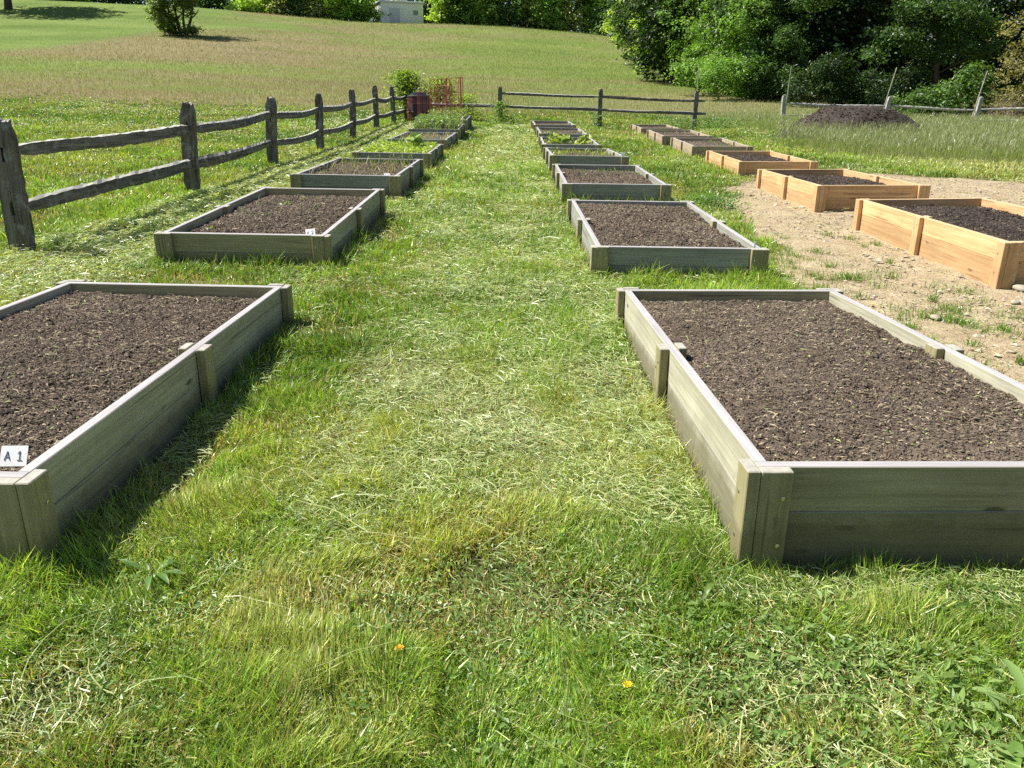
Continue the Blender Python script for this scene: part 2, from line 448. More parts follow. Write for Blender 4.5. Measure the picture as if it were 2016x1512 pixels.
# ------------------------------------------------------------------ ground sheet
def build_ground():
    def axis(lo, hi, fine, n):
        a = np.linspace(-1, 1, n)
        return a
    nx, ny = 460, 640
    u = np.linspace(-1, 1, nx)
    xs = np.sinh(u * 5.2) / math.sinh(5.2) * 420
    v = np.linspace(0, 1, ny)
    ys = -60 + 0 * v
    a = np.linspace(-1.75, 5.6, ny)
    ys = 2.6 + 2.2 * np.sinh(a)
    ys = np.where(ys < -60, -60, ys)
    ys[0] = -60; ys[-1] = 430
    X, Y = np.meshgrid(xs, ys)
    Z = ground(X, Y)
    dm = dirt_mask(X, Y)
    Z = Z + dm * .07 * (fbm(X * 2.3, Y * 2.3, 71, 4) - .5)
    near = np.exp(-((X / 6) ** 2)) * sstep(9, 3, Y)
    Z = Z + (1 - dm) * .02 * (fbm(X * 3, Y * 3, 72, 3) - .5) * (Y < 32)
    V = np.stack([X, Y, Z], -1).reshape(-1, 3)
    i = np.arange((nx - 1) * (ny - 1)); r = i // (nx - 1); c = i % (nx - 1); b = r * nx + c
    Q = np.stack([b, b + 1, b + 1 + nx, b + nx], 1)
    # masks: R earth, G uncut field, B dryness
    tl = tallness(X, Y)
    dry = fbm(X * .35 + 3, Y * .35, 81, 4)
    C = np.stack([dm, tl, mowmask(X, Y)], -1).reshape(-1, 3)
    m, nt, P, out = newmat('ground_cover')
    at = N(nt, 'ShaderNodeVertexColor'); at.layer_name = 'Col'
    sp = N(nt, 'ShaderNodeSeparateColor'); nt.links.new(at.outputs[0], sp.inputs[0])
    ge = N(nt, 'ShaderNodeNewGeometry'); pos = ge.outputs['Position']
    n1 = noise(nt, pos, 1.1, 6, .6); n2 = noise(nt, pos, 14, 6, .7); n3 = noise(nt, pos, 70, 5, .7); n4 = noise(nt, pos, .09, 5, .6, .5)
    mpz = N(nt, 'ShaderNodeMapping'); mpz.inputs['Scale'].default_value = (.05, .16, 0); nt.links.new(pos, mpz.inputs[0])
    n5 = noise(nt, mpz.outputs[0], 1, 6, .65, .6)
    # lawn floor: thatch
    lawn = ramp(nt, n2, [(.25, (.018, .026, .009)), (.5, (.045, .062, .018)), (.75, (.13, .14, .06))])
    lawn = mix(nt, ramp(nt, n1, [(.42, (0, 0, 0)), (.66, (1, 1, 1))]), lawn, mix(nt, n3, (.09, .085, .03), (.26, .24, .11)))
    lawn = mix(nt, sp.outputs[2], lawn, ramp(nt, n5, [(.3, (.065, .115, .02)), (.7, (.17, .22, .06))]))
    # uncut field
    rp = N(nt, 'ShaderNodeVertexColor'); rp.layer_name = 'Ripe'
    fld = mix(nt, rp.outputs[0], ramp(nt, n5, [(.3, (.10, .15, .03)), (.7, (.17, .21, .055))]), ramp(nt, n5, [(.3, (.17, .14, .07)), (.7, (.23, .19, .105))]))
    fld = mix(nt, math_(nt, 'MULTIPLY', ramp(nt, n2, [(.35, (1, 1, 1)), (.6, (0, 0, 0))]), .45), fld, (.06, .075, .022))
    # earth
    d1 = ramp(nt, noise(nt, pos, 5.5, 7, .68), [(.3, (.27, .205, .125)), (.46, (.37, .30, .19)), (.62, (.435, .365, .24)), (.8, (.48, .42, .30))])
    d1 = mix(nt, math_(nt, 'MULTIPLY', ramp(nt, n3, [(.38, (1, 1, 1)), (.5, (0, 0, 0))]), .75), d1, (.15, .11, .07))
    d1 = mix(nt, ramp(nt, n1, [(.5, (0, 0, 0)), (.7, (.55, .55, .55))]), d1, (.35, .25, .155))
    c = mix(nt, sp.outputs[1], lawn, fld)
    c = mix(nt, sp.outputs[0], c, d1)
    nt.links.new(c, P.inputs['Base Color']); P.inputs['Roughness'].default_value = .95
    P.inputs['Specular IOR Level'].default_value = .1
    h = math_(nt, 'ADD', math_(nt, 'MULTIPLY', n2, 1.0), math_(nt, 'MULTIPLY', n3, .35))
    bp = N(nt, 'ShaderNodeBump'); bp.inputs['Strength'].default_value = .75; bp.inputs['Distance'].default_value = .045
    nt.links.new(h, bp.inputs['Height']); nt.links.new(bp.outputs[0], P.inputs['Normal'])
    o = npmesh('ground', V, Q, None, m, col=C, smooth=True)
    at2 = o.data.color_attributes.new('Ripe', 'FLOAT_COLOR', 'POINT')
    cc = np.ones((len(V), 4), np.float32); cc[:, :3] = brownness(V[:, 0], V[:, 1])[:, None]
    at2.data.foreach_set('color', cc.ravel())
    tag(o, 'sloping lawn, bare earth patch and hillside meadow', None, None, 'structure')
build_ground()

# ------------------------------------------------------------------ grass
def blades_geo(P, h, w, az, lean, face, col, droop=1.0, tipcol=1.15):
    n = len(P)
    dx, dy = np.cos(az), np.sin(az)
    wx, wy = np.cos(face) * w * .5, np.sin(face) * w * .5
    l1 = lean * .55; l2 = np.clip(lean * (1.35 * droop), 0, 2.4)
    m = P + np.stack([dx * np.sin(l1), dy * np.sin(l1), np.cos(l1)], 1) * (h * .55)[:, None]
    t = m + np.stack([dx * np.sin(l2), dy * np.sin(l2), np.cos(l2)], 1) * (h * .5)[:, None]
    W = np.stack([wx, wy, np.zeros(n)], 1)
    V = np.empty((n, 5, 3)); V[:, 0] = P - W; V[:, 1] = P + W; V[:, 2] = m + W * .8; V[:, 3] = m - W * .8; V[:, 4] = t
    b = np.arange(n) * 5
    Q = np.stack([b, b + 1, b + 2, b + 3], 1); T = np.stack([b + 3, b + 2, b + 4], 1)
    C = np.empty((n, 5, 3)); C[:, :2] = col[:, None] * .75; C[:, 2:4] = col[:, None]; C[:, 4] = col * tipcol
    return V.reshape(-1, 3), Q, T, C.reshape(-1, 3)

def flat_geo(P, ln, w, az, inc, curve, roll, col):
    """loose clippings: four-point ribbons lying about"""
    n = len(P)
    V = np.empty((n, 6, 3))
    for k, s in enumerate((0, .5, 1.0)):
        a = az + curve * (s - .5)
        c = P + np.stack([np.cos(a) * np.cos(inc), np.sin(a) * np.cos(inc), np.sin(inc)], 1) * (ln * (s - .5))[:, None]
        c[:, 2] += np.sin(s * 3.14159) * ln * .08
        ww = w * (1.0 if k < 2 else .35) * .5
        side = np.stack([-np.sin(a) * np.cos(roll), np.cos(a) * np.cos(roll), np.sin(roll)], 1) * ww[:, None]
        V[:, 2 * k] = c - side; V[:, 2 * k + 1] = c + side
    b = np.arange(n) * 6
    Q = np.concatenate([np.stack([b, b + 1, b + 3, b + 2], 1), np.stack([b + 2, b + 3, b + 5, b + 4], 1)])
    C = np.repeat(col[:, None], 6, 1)
    return V.reshape(-1, 3), Q, C.reshape(-1, 3)

def stalk_geo(P, ln, w, az, inc, curve, roll, col, K=6):
    n = len(P); V = np.empty((n, 2 * K, 3))
    for k in range(K):
        s = k / (K - 1); a = az + curve * (s - .5)
        c = P + np.stack([np.cos(a) * np.cos(inc), np.sin(a) * np.cos(inc), np.sin(inc)], 1) * (ln * (s - .5))[:, None]
        c[:, 2] += np.sin(s * 3.14159) * ln * .07 + .004 * np.sin(s * 11 + az)
        ww = w * (1.0 - .6 * s) * .5
        side = np.stack([-np.sin(a) * np.cos(roll), np.cos(a) * np.cos(roll), np.sin(roll)], 1) * ww[:, None]
        V[:, 2 * k] = c - side; V[:, 2 * k + 1] = c + side
    b = np.arange(n) * 2 * K
    Q = np.concatenate([np.stack([b + 2 * k, b + 2 * k + 1, b + 2 * k + 3, b + 2 * k + 2], 1) for k in range(K - 1)])
    return V.reshape(-1, 3), Q, np.repeat(col[:, None], 2 * K, 1).reshape(-1, 3)

def polar(n, d0, d1, a0=-.74, a1=.74, power=0.0):
    """points in front of the place one stands; density falls with distance"""
    u = RNG.random(n)
    if power == 0: d = d0 * (d1 / d0) ** u
    else: d = (d0 ** power + u * (d1 ** power - d0 ** power)) ** (1 / power)
    a = RNG.uniform(a0, a1, n)
    return d * np.sin(a), d * np.cos(a), d

def jit(n, s): return RNG.normal(0, s, n)

def mixc(a, b, t): return np.asarray(a)[None] * (1 - t[:, None]) + np.asarray(b)[None] * t[:, None]

LUSH = (.11, .215, .026); BRIGHT = (.265, .405, .055); YEL = (.42, .43, .12); DRYC = (.42, .32, .14); PALEC = (.56, .62, .30); BLUE = (.17, .28, .09)

def clip_amount(x, y):
    """how thickly cut grass lies: heaviest along the middle path"""
    c = fbm(x * .9 + 4, y * .55, 41, 4)
    path = np.exp(-((x + .1 - .35 * np.sin(y * .35)) / 1.0) ** 2) * sstep(1.9, 2.9, y)
    edge = np.exp(-((x - .45) / .28) ** 2) * sstep(1.9, 2.5, y) * (1 - sstep(5, 7, y))
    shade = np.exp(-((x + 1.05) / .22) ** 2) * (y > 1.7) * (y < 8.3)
    near = 1 - sstep(1.7, 2.5, y)
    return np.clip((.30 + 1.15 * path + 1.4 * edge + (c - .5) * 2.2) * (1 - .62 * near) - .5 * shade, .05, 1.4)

def lawn():
    n = 1000000
    x, y, d = polar(n, .95, 62, power=.22)
    dm = dirt_mask(x, y); tl = tallness(x, y)
    keep = ~in_beds(x, y, -.01) & (RNG.random(n) > dm * 1.02) & (RNG.random(n) > tl)
    bare = fbm(x * 1.7, y * 1.7, 91, 4)
    keep &= RNG.random(n) > sstep(.62, .74, bare) * .75
    x, y, d, bare = x[keep], y[keep], d[keep], bare[keep]; n = len(x)
    z = ground(x, y)
    lodw = np.maximum(1, d / 2.6)
    clump = fbm(x * 6, y * 6, 92, 3)
    big = fbm(x * .8, y * .8, 93, 4)
    h = (.018 + .095 * clump ** 1.8 + .024 * RNG.random(n)) * (1.15 - .4 * sstep(.5, .7, bare)) * (1 + .15 * np.minimum(lodw, 4) - .15)
    h *= np.where(x < -4.2, .85, 1.0)
    # unmown fringe against the boards
    fr = in_beds(x, y, .10)
    h = np.where(fr, h * RNG.uniform(.9, 1.6, n), h)
    h *= 1 - .55 * np.exp(-((x + 3.3) / .55) ** 2)
    w = RNG.uniform(.0022, .0050, n) * lodw ** .85
    az = RNG.uniform(0, 6.283, n) ; az = np.where(RNG.random(n) < .5, vnoise(x * 3, y * 3, 95) * 9, az)
    lean = np.abs(jit(n, .7)) + .22
    far = 1 / (1 + (d / 7) ** 2)
    t = np.clip((big - .5) * 2.6 + .45 + jit(n, .25) * (.3 + .7 * far), 0, 1)
    col = mixc(LUSH, BRIGHT, t)
    ty = np.clip(sstep(.48, .66, fbm(x * .6 + 9, y * .6, 96, 4)) * (.45 + .35 * far) + jit(n, .22) * far, 0, 1)
    col = col * (1 - ty[:, None]) + np.asarray(YEL)[None] * ty[:, None]
    yp = np.exp(-(((x - 10.3) / 2.3) ** 2 + ((y - 17.0) / 2.2) ** 2)) * .8
    col = col * (1 - yp[:, None]) + np.array((.50, .50, .20))[None] * yp[:, None]
    td = ((RNG.random(n) < .13 + .5 * sstep(.54, .68, bare)) * RNG.uniform(.4, 1, n))
    col = col * (1 - td[:, None]) + np.asarray(DRYC)[None] * td[:, None]
    col *= np.exp(RNG.normal(0, .33, n) * (.45 + .55 * far))[:, None]
    face = RNG.uniform(0, 3.1416, n)
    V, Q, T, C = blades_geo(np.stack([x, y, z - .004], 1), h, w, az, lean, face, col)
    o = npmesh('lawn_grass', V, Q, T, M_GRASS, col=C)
    tag(o, 'short mown green and yellow lawn grass round the beds', 'grass', None, 'stuff')
lawn()

def clippings():
    n = 640000
    x, y, d = polar(n, .95, 30, power=.25)
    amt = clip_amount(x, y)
    dm = dirt_mask(x, y)
    amt = np.where(in_beds(x, y, .16) & (y > 1.2), amt + .35, amt)
    amt = np.where((x < -2.7) & (x > -3.9), amt + .5, amt) * np.where(x < -3.9, .35, 1)
    keep = ~in_beds(x, y, 0.004) & (RNG.random(n) < amt) & (RNG.random(n) > dm * .985) & (tallness(x, y) < .4)
    x, y, d, amt = x[keep], y[keep], d[keep], amt[keep]; n = len(x)
    lod = np.maximum(1, d / 3.0)
    ln = RNG.lognormal(math.log(.034), .5, n).clip(.012, .13) * lod ** .4
    w = RNG.uniform(.0013, .003, n) * lod ** .85
    z = ground(x, y) + .012 + RNG.random(n) * (.012 + .028 * amt)
    clump = fbm(x * 2.2, y * 2.2, 43, 3)
    z += np.clip(clump - .5, 0, 1) * .10 * amt
    az = vnoise(x * 1.3, y * 1.3, 44) * 7 + jit(n, .9)
    inc = jit(n, .22); roll = jit(n, .7); cur = jit(n, .6)
    t = np.clip(RNG.random(n) ** .75 * 1.1 - .05, 0, 1)
    col = mixc(BLUE, PALEC, t)
    dr = (RNG.random(n) < .16) * RNG.uniform(.5, 1, n)
    col = col * (1 - dr[:, None]) + np.array((.46, .40, .2))[None] * dr[:, None]
    col *= RNG.uniform(.75, 1.25, n)[:, None]
    V, Q, C = flat_geo(np.stack([x, y, z], 1), ln, w, az, inc, cur, roll, col)
    o = npmesh('grass_clippings', V, Q, None, M_GRASS, col=C)
    tag(o, 'loose pale cut grass strewn over the lawn', 'grass clippings', None, 'stuff')
    # long single stalks
    n = 1500
    x, y, d = polar(n, 1.0, 14, power=.35)
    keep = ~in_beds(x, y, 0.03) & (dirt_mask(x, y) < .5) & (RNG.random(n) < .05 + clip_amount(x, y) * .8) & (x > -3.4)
    x, y, d = x[keep], y[keep], d[keep]; n = len(x)
    ln = RNG.uniform(.12, .34, n); w = RNG.uniform(.0016, .0036, n) * np.maximum(1, d / 4) ** .7
    z = ground(x, y) + .04 + RNG.random(n) * .02
    col = mixc((.27, .40, .13), (.50, .50, .24), RNG.random(n)) * RNG.uniform(.8, 1.15, n)[:, None]
    V, Q, C = stalk_geo(np.stack([x, y, z], 1), ln, w, RNG.uniform(0, 6.28, n), jit(n, .07), jit(n, .6), jit(n, .5), col)
    o = npmesh('grass_stalks', V, Q, None, M_GRASS, col=C)
    tag(o, 'long straw coloured cut stalks lying across the lawn', 'grass stalks', None, 'stuff')
clippings()

def lowweeds():
    """small round leaved ground weeds near the lower right and by the boards"""
    n = 60000
    x, y, d = polar(n, .95, 7, a0=-.74, a1=.74, power=.4)
    dens = sstep(.50, .66, fbm(x * 1.4 + 2, y * 1.4, 51, 3)) * .5
    dens = dens + 1.1 * np.exp(-(((x - .75) / .5) ** 2 + ((y - 1.62) / .25) ** 2)) + .9 * np.exp(-(((x + 1.3) / .4) ** 2 + ((y - 1.7) / .2) ** 2))
    keep = (RNG.random(n) < dens) & ~in_beds(x, y, .01) & (dirt_mask(x, y) < .4)
    x, y, d = x[keep], y[keep], d[keep]; n = len(x)
    z = ground(x, y) + RNG.uniform(.015, .05, n)
    col = mixc((.09, .19, .035), (.22, .33, .09), RNG.random(n))
    V, Q, C = leaf_geo(np.stack([x, y, z], 1), RNG.uniform(.008, .020, n), RNG.normal(0, .6, (n, 2)), RNG.uniform(0, 6.28, n), col, .62)
    o = npmesh('ground_weeds', V, Q, None, M_LEAF, col=C)
    tag(o, 'small leaved clover and weeds creeping among the grass', 'weeds', None, 'stuff')

def leaf_geo(P, size, tilt, az, col, aspect=.55, fold=.25):
    """rhombic leaves, tilt = slope of the leaf normal in x, y"""
    n = len(P)
    Nn = np.stack([tilt[:, 0], tilt[:, 1], np.ones(n)], 1); Nn /= np.linalg.norm(Nn, axis=1)[:, None]
    A = np.stack([np.cos(az), np.sin(az), np.zeros(n)], 1)
    A -= Nn * (A * Nn).sum(1)[:, None]; A /= np.linalg.norm(A, axis=1)[:, None] + 1e-9
    B = np.cross(Nn, A)
    s = np.asarray(size)[:, None]
    V = np.empty((n, 4, 3))
    V[:, 0] = P - A * s * .5; V[:, 2] = P + A * s * .55 - Nn * s * .12
    V[:, 1] = P + B * s * aspect * .5 + Nn * s * fold * .4 - A * s * .05; V[:, 3] = P - B * s * aspect * .5 + Nn * s * fold * .4 - A * s * .05
    b = np.arange(n) * 4
    Q = np.stack([b, b + 1, b + 2, b + 3], 1)
    return V.reshape(-1, 3), Q, np.repeat(np.asarray(col)[:, None], 4, 1).reshape(-1, 3)
lowweeds()

def broadweeds():
    n = 1500
    x = RNG.normal(1.05, .28, n); y = RNG.normal(1.35, .25, n)
    k = (y > .9) & ~in_beds(x, y, .02); x, y = x[k], y[k]; n = len(x)
    cx = np.round(x / .09) * .09 + (vnoise(x * 5, y * 5, 3) - .5) * .04; cy = np.round(y / .09) * .09
    a = np.arctan2(y - cy, x - cx)
    col = mixc((.11, .20, .04), (.27, .38, .11), RNG.random(n))
    tilt = np.stack([-np.cos(a) * .5, -np.sin(a) * .5], 1) + RNG.normal(0, .3, (n, 2))
    V, Q, C = leaf_geo(np.stack([x, y, ground(x, y) + RNG.uniform(.01, .055, n)], 1), RNG.uniform(.016, .042, n), tilt, a, col, .42)
    o = npmesh('broad_leaf_weeds', V, Q, None, M_LEAF, col=C)
    tag(o, 'tangle of broad pale weed leaves at the lower right corner', 'weeds', None, 'stuff')
broadweeds()

def sideways_field():
    """hillside meadow: uncut seeding grass, sparser blades grow wider with distance"""
    n = 420000
    x, y, d = polar(n, 14, 128, a0=-.72, a1=.72, power=.55)
    tl = tallness(x, y); mm = mowmask(x, y) * (y > 60)
    keep = (RNG.random(n) < np.maximum(tl, mm)) & ~((y > 60) & (x > 8 + (y - 40) * .22)) & (dirt_mask(x, y) < .3)
    x, y, d, tl, mm = x[keep], y[keep], d[keep], tl[keep], mm[keep]; n = len(x)
    hillside = sstep(31, 36, y)
    lod = np.maximum(1, d / 22)
    h = RNG.uniform(.16, .46, n) * (1 - .5 * hillside) * (.6 + .4 * tl) * (1 - .3 * mm)
    w = RNG.uniform(.0035, .008, n) * lod ** .95
    z = ground(x, y)
    br = fbm(x * .055, y * .15, 63, 5)
    gr = mixc((.15, .225, .045), (.28, .345, .10), RNG.random(n))
    brown = mixc((.22, .19, .09), (.34, .285, .155), RNG.random(n))
    t = np.clip(brownness(x, y) * hillside + jit(n, .18), 0, 1)
    t = t * hillside
    col = gr * (1 - t[:, None]) + brown * t[:, None]
    col *= (.75 + .5 * fbm(x * .11 + 3, y * .22, 66, 4))[:, None]
    mk = (mm > .5)[:, None]
    lawnc = mixc((.20, .30, .05), (.33, .42, .10), RNG.random(n)) * (.35 + 1.15 * fbm(x * .08, y * .2, 67, 4))[:, None]
    col = np.where(mk, lawnc, col)
    sil = (RNG.random(n) < (mm < .5) * .05 + .45 * np.exp(-((y - 44) / 6.0) ** 2) * sstep(0, 4, x)) [:, None]
    col = np.where(sil, np.array((.42, .46, .30))[None] * RNG.uniform(.7, 1.1, n)[:, None], col)
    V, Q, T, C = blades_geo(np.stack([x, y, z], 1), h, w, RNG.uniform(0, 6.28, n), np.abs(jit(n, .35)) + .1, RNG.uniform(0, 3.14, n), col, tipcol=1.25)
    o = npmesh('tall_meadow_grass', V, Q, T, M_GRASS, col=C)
    tag(o, 'tall uncut seeding meadow grass on the slope and beyond the earth patch', 'tall grass', None, 'stuff')
    # seed heads for the near tall grass
    n = 60000
    x, y, d = polar(n, 17, 34, a0=.15, a1=.72, power=1)
    keep = (tallness(x, y) > .5); x, y = x[keep], y[keep]; n = len(x)
    z = ground(x, y) + RNG.uniform(.28, .52, n)
    col = mixc((.22, .28, .12), (.36, .37, .21), RNG.random(n))
    V, Q, T, C = blades_geo(np.stack([x, y, z - .1], 1), RNG.uniform(.12, .2, n), RNG.uniform(.006, .013, n), RNG.uniform(0, 6.28, n), np.abs(jit(n, .5)) + .2, RNG.uniform(0, 3.14, n), col)
    o = npmesh('grass_seed_heads', V, Q, T, M_GRASS, col=C)
    tag(o, 'pale feathery seed heads over the tall grass by the soil mound', 'seed heads', None, 'stuff')
sideways_field()

def clover():
    n = 14000
    x = RNG.uniform(-26, -4.6, n); y = RNG.uniform(6, 40, n)
    dens = sstep(.50, .66, fbm(x * .35, y * .25, 55, 4)) * .9 + .05
    keep = (RNG.random(n) < dens) & (tallness(x, y) < .3) & (np.abs(x / y) < .85)
    x, y = x[keep], y[keep]; n = len(x)
    z = ground(x, y) + RNG.uniform(.05, .08, n); r = RNG.uniform(.008, .013, n) * np.maximum(1, y / 14)
    P = np.stack([x, y, z], 1)
    O = np.array([(1, 0, 0), (-1, 0, 0), (0, 1, 0), (0, -1, 0), (0, 0, .9), (0, 0, -.7)])
    V = P[:, None] + O[None] * r[:, None, None]
    F = np.array([(0, 2, 4), (2, 1, 4), (1, 3, 4), (3, 0, 4), (2, 0, 5), (1, 2, 5), (3, 1, 5), (0, 3, 5)])
    T = (np.arange(n) * 6)[:, None, None] + F[None]
    C = np.repeat(mixc((.62, .66, .5), (.75, .76, .68), RNG.random(n))[:, None], 6, 1)
    o = npmesh('clover_flowers', V.reshape(-1, 3), None, T.reshape(-1, 3), M_LEAF, col=C.reshape(-1, 3))
    tag(o, 'tiny white clover blossoms dotted over the lawn left of the fence', 'clover', None, 'stuff')
clover()

# ------------------------------------------------------------------ earth patch: pebbles, clods, tufts
def lump_geo(P, r, col, flat=.6, seed=3):
    """irregular little stones / crumbs, 8 faces each"""
    n = len(P)
    O = np.array([(1, 0, 0), (-1, 0, 0), (0, 1, 0), (0, -1, 0), (0, 0, 1), (0, 0, -1)], float)
    V = O[None] * RNG.uniform(.55, 1.25, (n, 6, 1)) * r[:, None, None]
    V[:, :, 2] *= flat
    a = RNG.uniform(0, 6.28, n); c, s = np.cos(a), np.sin(a)
    X = V[:, :, 0] * c[:, None] - V[:, :, 1] * s[:, None]; Y = V[:, :, 0] * s[:, None] + V[:, :, 1] * c[:, None]
    V[:, :, 0] = X * RNG.uniform(.8, 1.5, (n, 1)); V[:, :, 1] = Y
    V += P[:, None]
    F = np.array([(0, 2, 4), (2, 1, 4), (1, 3, 4), (3, 0, 4), (2, 0, 5), (1, 2, 5), (3, 1, 5), (0, 3, 5)])
    T = ((np.arange(n) * 6)[:, None, None] + F[None]).reshape(-1, 3)
    return V.reshape(-1, 3), T, np.repeat(col[:, None], 6, 1).reshape(-1, 3)

def earth_bits():
    n = 70000
    x = RNG.uniform(1.9, 12, n); y = 1.4 + (14.6 - 1.4) * RNG.random(n) ** 1.3
    keep = (RNG.random(n) < dirt_mask(x, y)) & ~in_beds(x, y, .0)
    x, y = x[keep], y[keep]; n = len(x)
    r = RNG.lognormal(math.log(.0058), .6, n).clip(.003, .032)
    z = ground(x, y) + r * .1 + .006
    col = mixc((.22, .17, .11), (.48, .43, .33), RNG.random(n))
    V, T, C = lump_geo(np.stack([x, y, z], 1), r, col)
    o = npmesh('pebbles', V, None, T, M_STONE, col=C)
    tag(o, 'loose pebbles and clods scattered on the bare earth', 'pebbles', None, 'stuff')
    # bits of straw
    n = 9000
    x = RNG.uniform(1.9, 11, n); y = RNG.uniform(3, 14.5, n)
    keep = (dirt_mask(x, y) > .4) & ~in_beds(x, y, .02) & (RNG.random(n) < .25 + 1.2 * np.exp(-((x - 2.6) / .9) ** 2))
    x, y = x[keep], y[keep]; n = len(x)
    col = mixc((.30, .36, .15), (.62, .52, .30), RNG.random(n))
    V, Q, C = flat_geo(np.stack([x, y, ground(x, y) + .022], 1), RNG.uniform(.03, .12, n), RNG.uniform(.003, .006, n), RNG.normal(0, .7, n), jit(n, .04), jit(n, .3), jit(n, .3), col)
    o = npmesh('straw_scraps', V, Q, None, M_GRASS, col=C)
    tag(o, 'scraps of dry grass blown over the bare earth', 'straw', None, 'stuff')
    # small tufts growing through the earth
    cx = RNG.uniform(2.0, 8, 900); cy = RNG.uniform(3.4, 8.2, 900)
    dens = sstep(.45, .7, fbm(cx * 1.1, cy * 1.1, 57, 3)) * np.exp(-np.clip(cy - 5.6, 0, 9)) + .04 + .9 * np.exp(-(((cx - 2.3) / .5) ** 2 + ((cy - 5.9) / .8) ** 2))
    k = (RNG.random(900) < dens) & ~in_beds(cx, cy, .05); cx, cy = cx[k], cy[k]
    m = 55; sz = RNG.uniform(.015, .07, len(cx))
    x = (cx[:, None] + RNG.normal(0, 1, (len(cx), m)) * sz[:, None]).ravel(); y = (cy[:, None] + RNG.normal(0, 1, (len(cx), m)) * sz[:, None]).ravel()
    n = len(x)
    col = mixc((.11, .21, .03), (.24, .34, .07), RNG.random(n))
    V, Q, T, C = blades_geo(np.stack([x, y, ground(x, y)], 1), RNG.uniform(.025, .075, n), RNG.uniform(.003, .006, n), RNG.uniform(0, 6.28, n), np.abs(jit(n, .6)) + .2, RNG.uniform(0, 3.14, n), col)
    o = npmesh('sprouting_grass', V, Q, T, M_GRASS, col=C)
    tag(o, 'small green tufts sprouting from the bare earth', 'grass tufts', None, 'stuff')
    # larger stones
    for (x, y, s, lab) in ((3.62, 5.38, .055, 'flat pale stone lying at the foot of the nearest orange bed corner'),
                           (2.62, 4.62, .035, 'rounded grey stone on the earth beyond the nearest right grey bed'),
                           (3.35, 5.0, .028, 'small buff stone on the earth left of the flat pale stone'),
                           (3.95, 4.2, .04, 'long tan stone on the earth near the right edge'),
                           (3.1, 3.9, .03, 'rough brown stone on the earth beside the nearest right grey bed')):
        import bmesh
        bm = bmesh.new(); bmesh.ops.create_icosphere(bm, subdivisions=2, radius=s)
        for v in bm.verts:
            f = 1 + .22 * (vnoise(np.array([v.co.x * 40 + x * 9]), np.array([v.co.y * 40 + v.co.z * 30]), 3)[0] - .5) * 2
            v.co *= f; v.co.x *= 1.35; v.co.z *= .5
        me = bpy.data.meshes.new('stone'); bm.to_mesh(me); bm.free()
        me.polygons.foreach_set('use_smooth', np.full(len(me.polygons), True))
        a = me.color_attributes.new('Col', 'FLOAT_COLOR', 'POINT'); a.data.foreach_set('color', np.tile(np.array([.30, .26, .20, 1], np.float32), len(me.vertices)))
        me.materials.append(M_STONE)
        o = link(bpy.data.objects.new('stone', me)); o.location = (x, y, float(ground(x, y)) + .012 + s * .2); o.rotation_euler.z = x * 3
        tag(o, lab, 'stone', 'stones lying on the bare earth')
earth_bits()

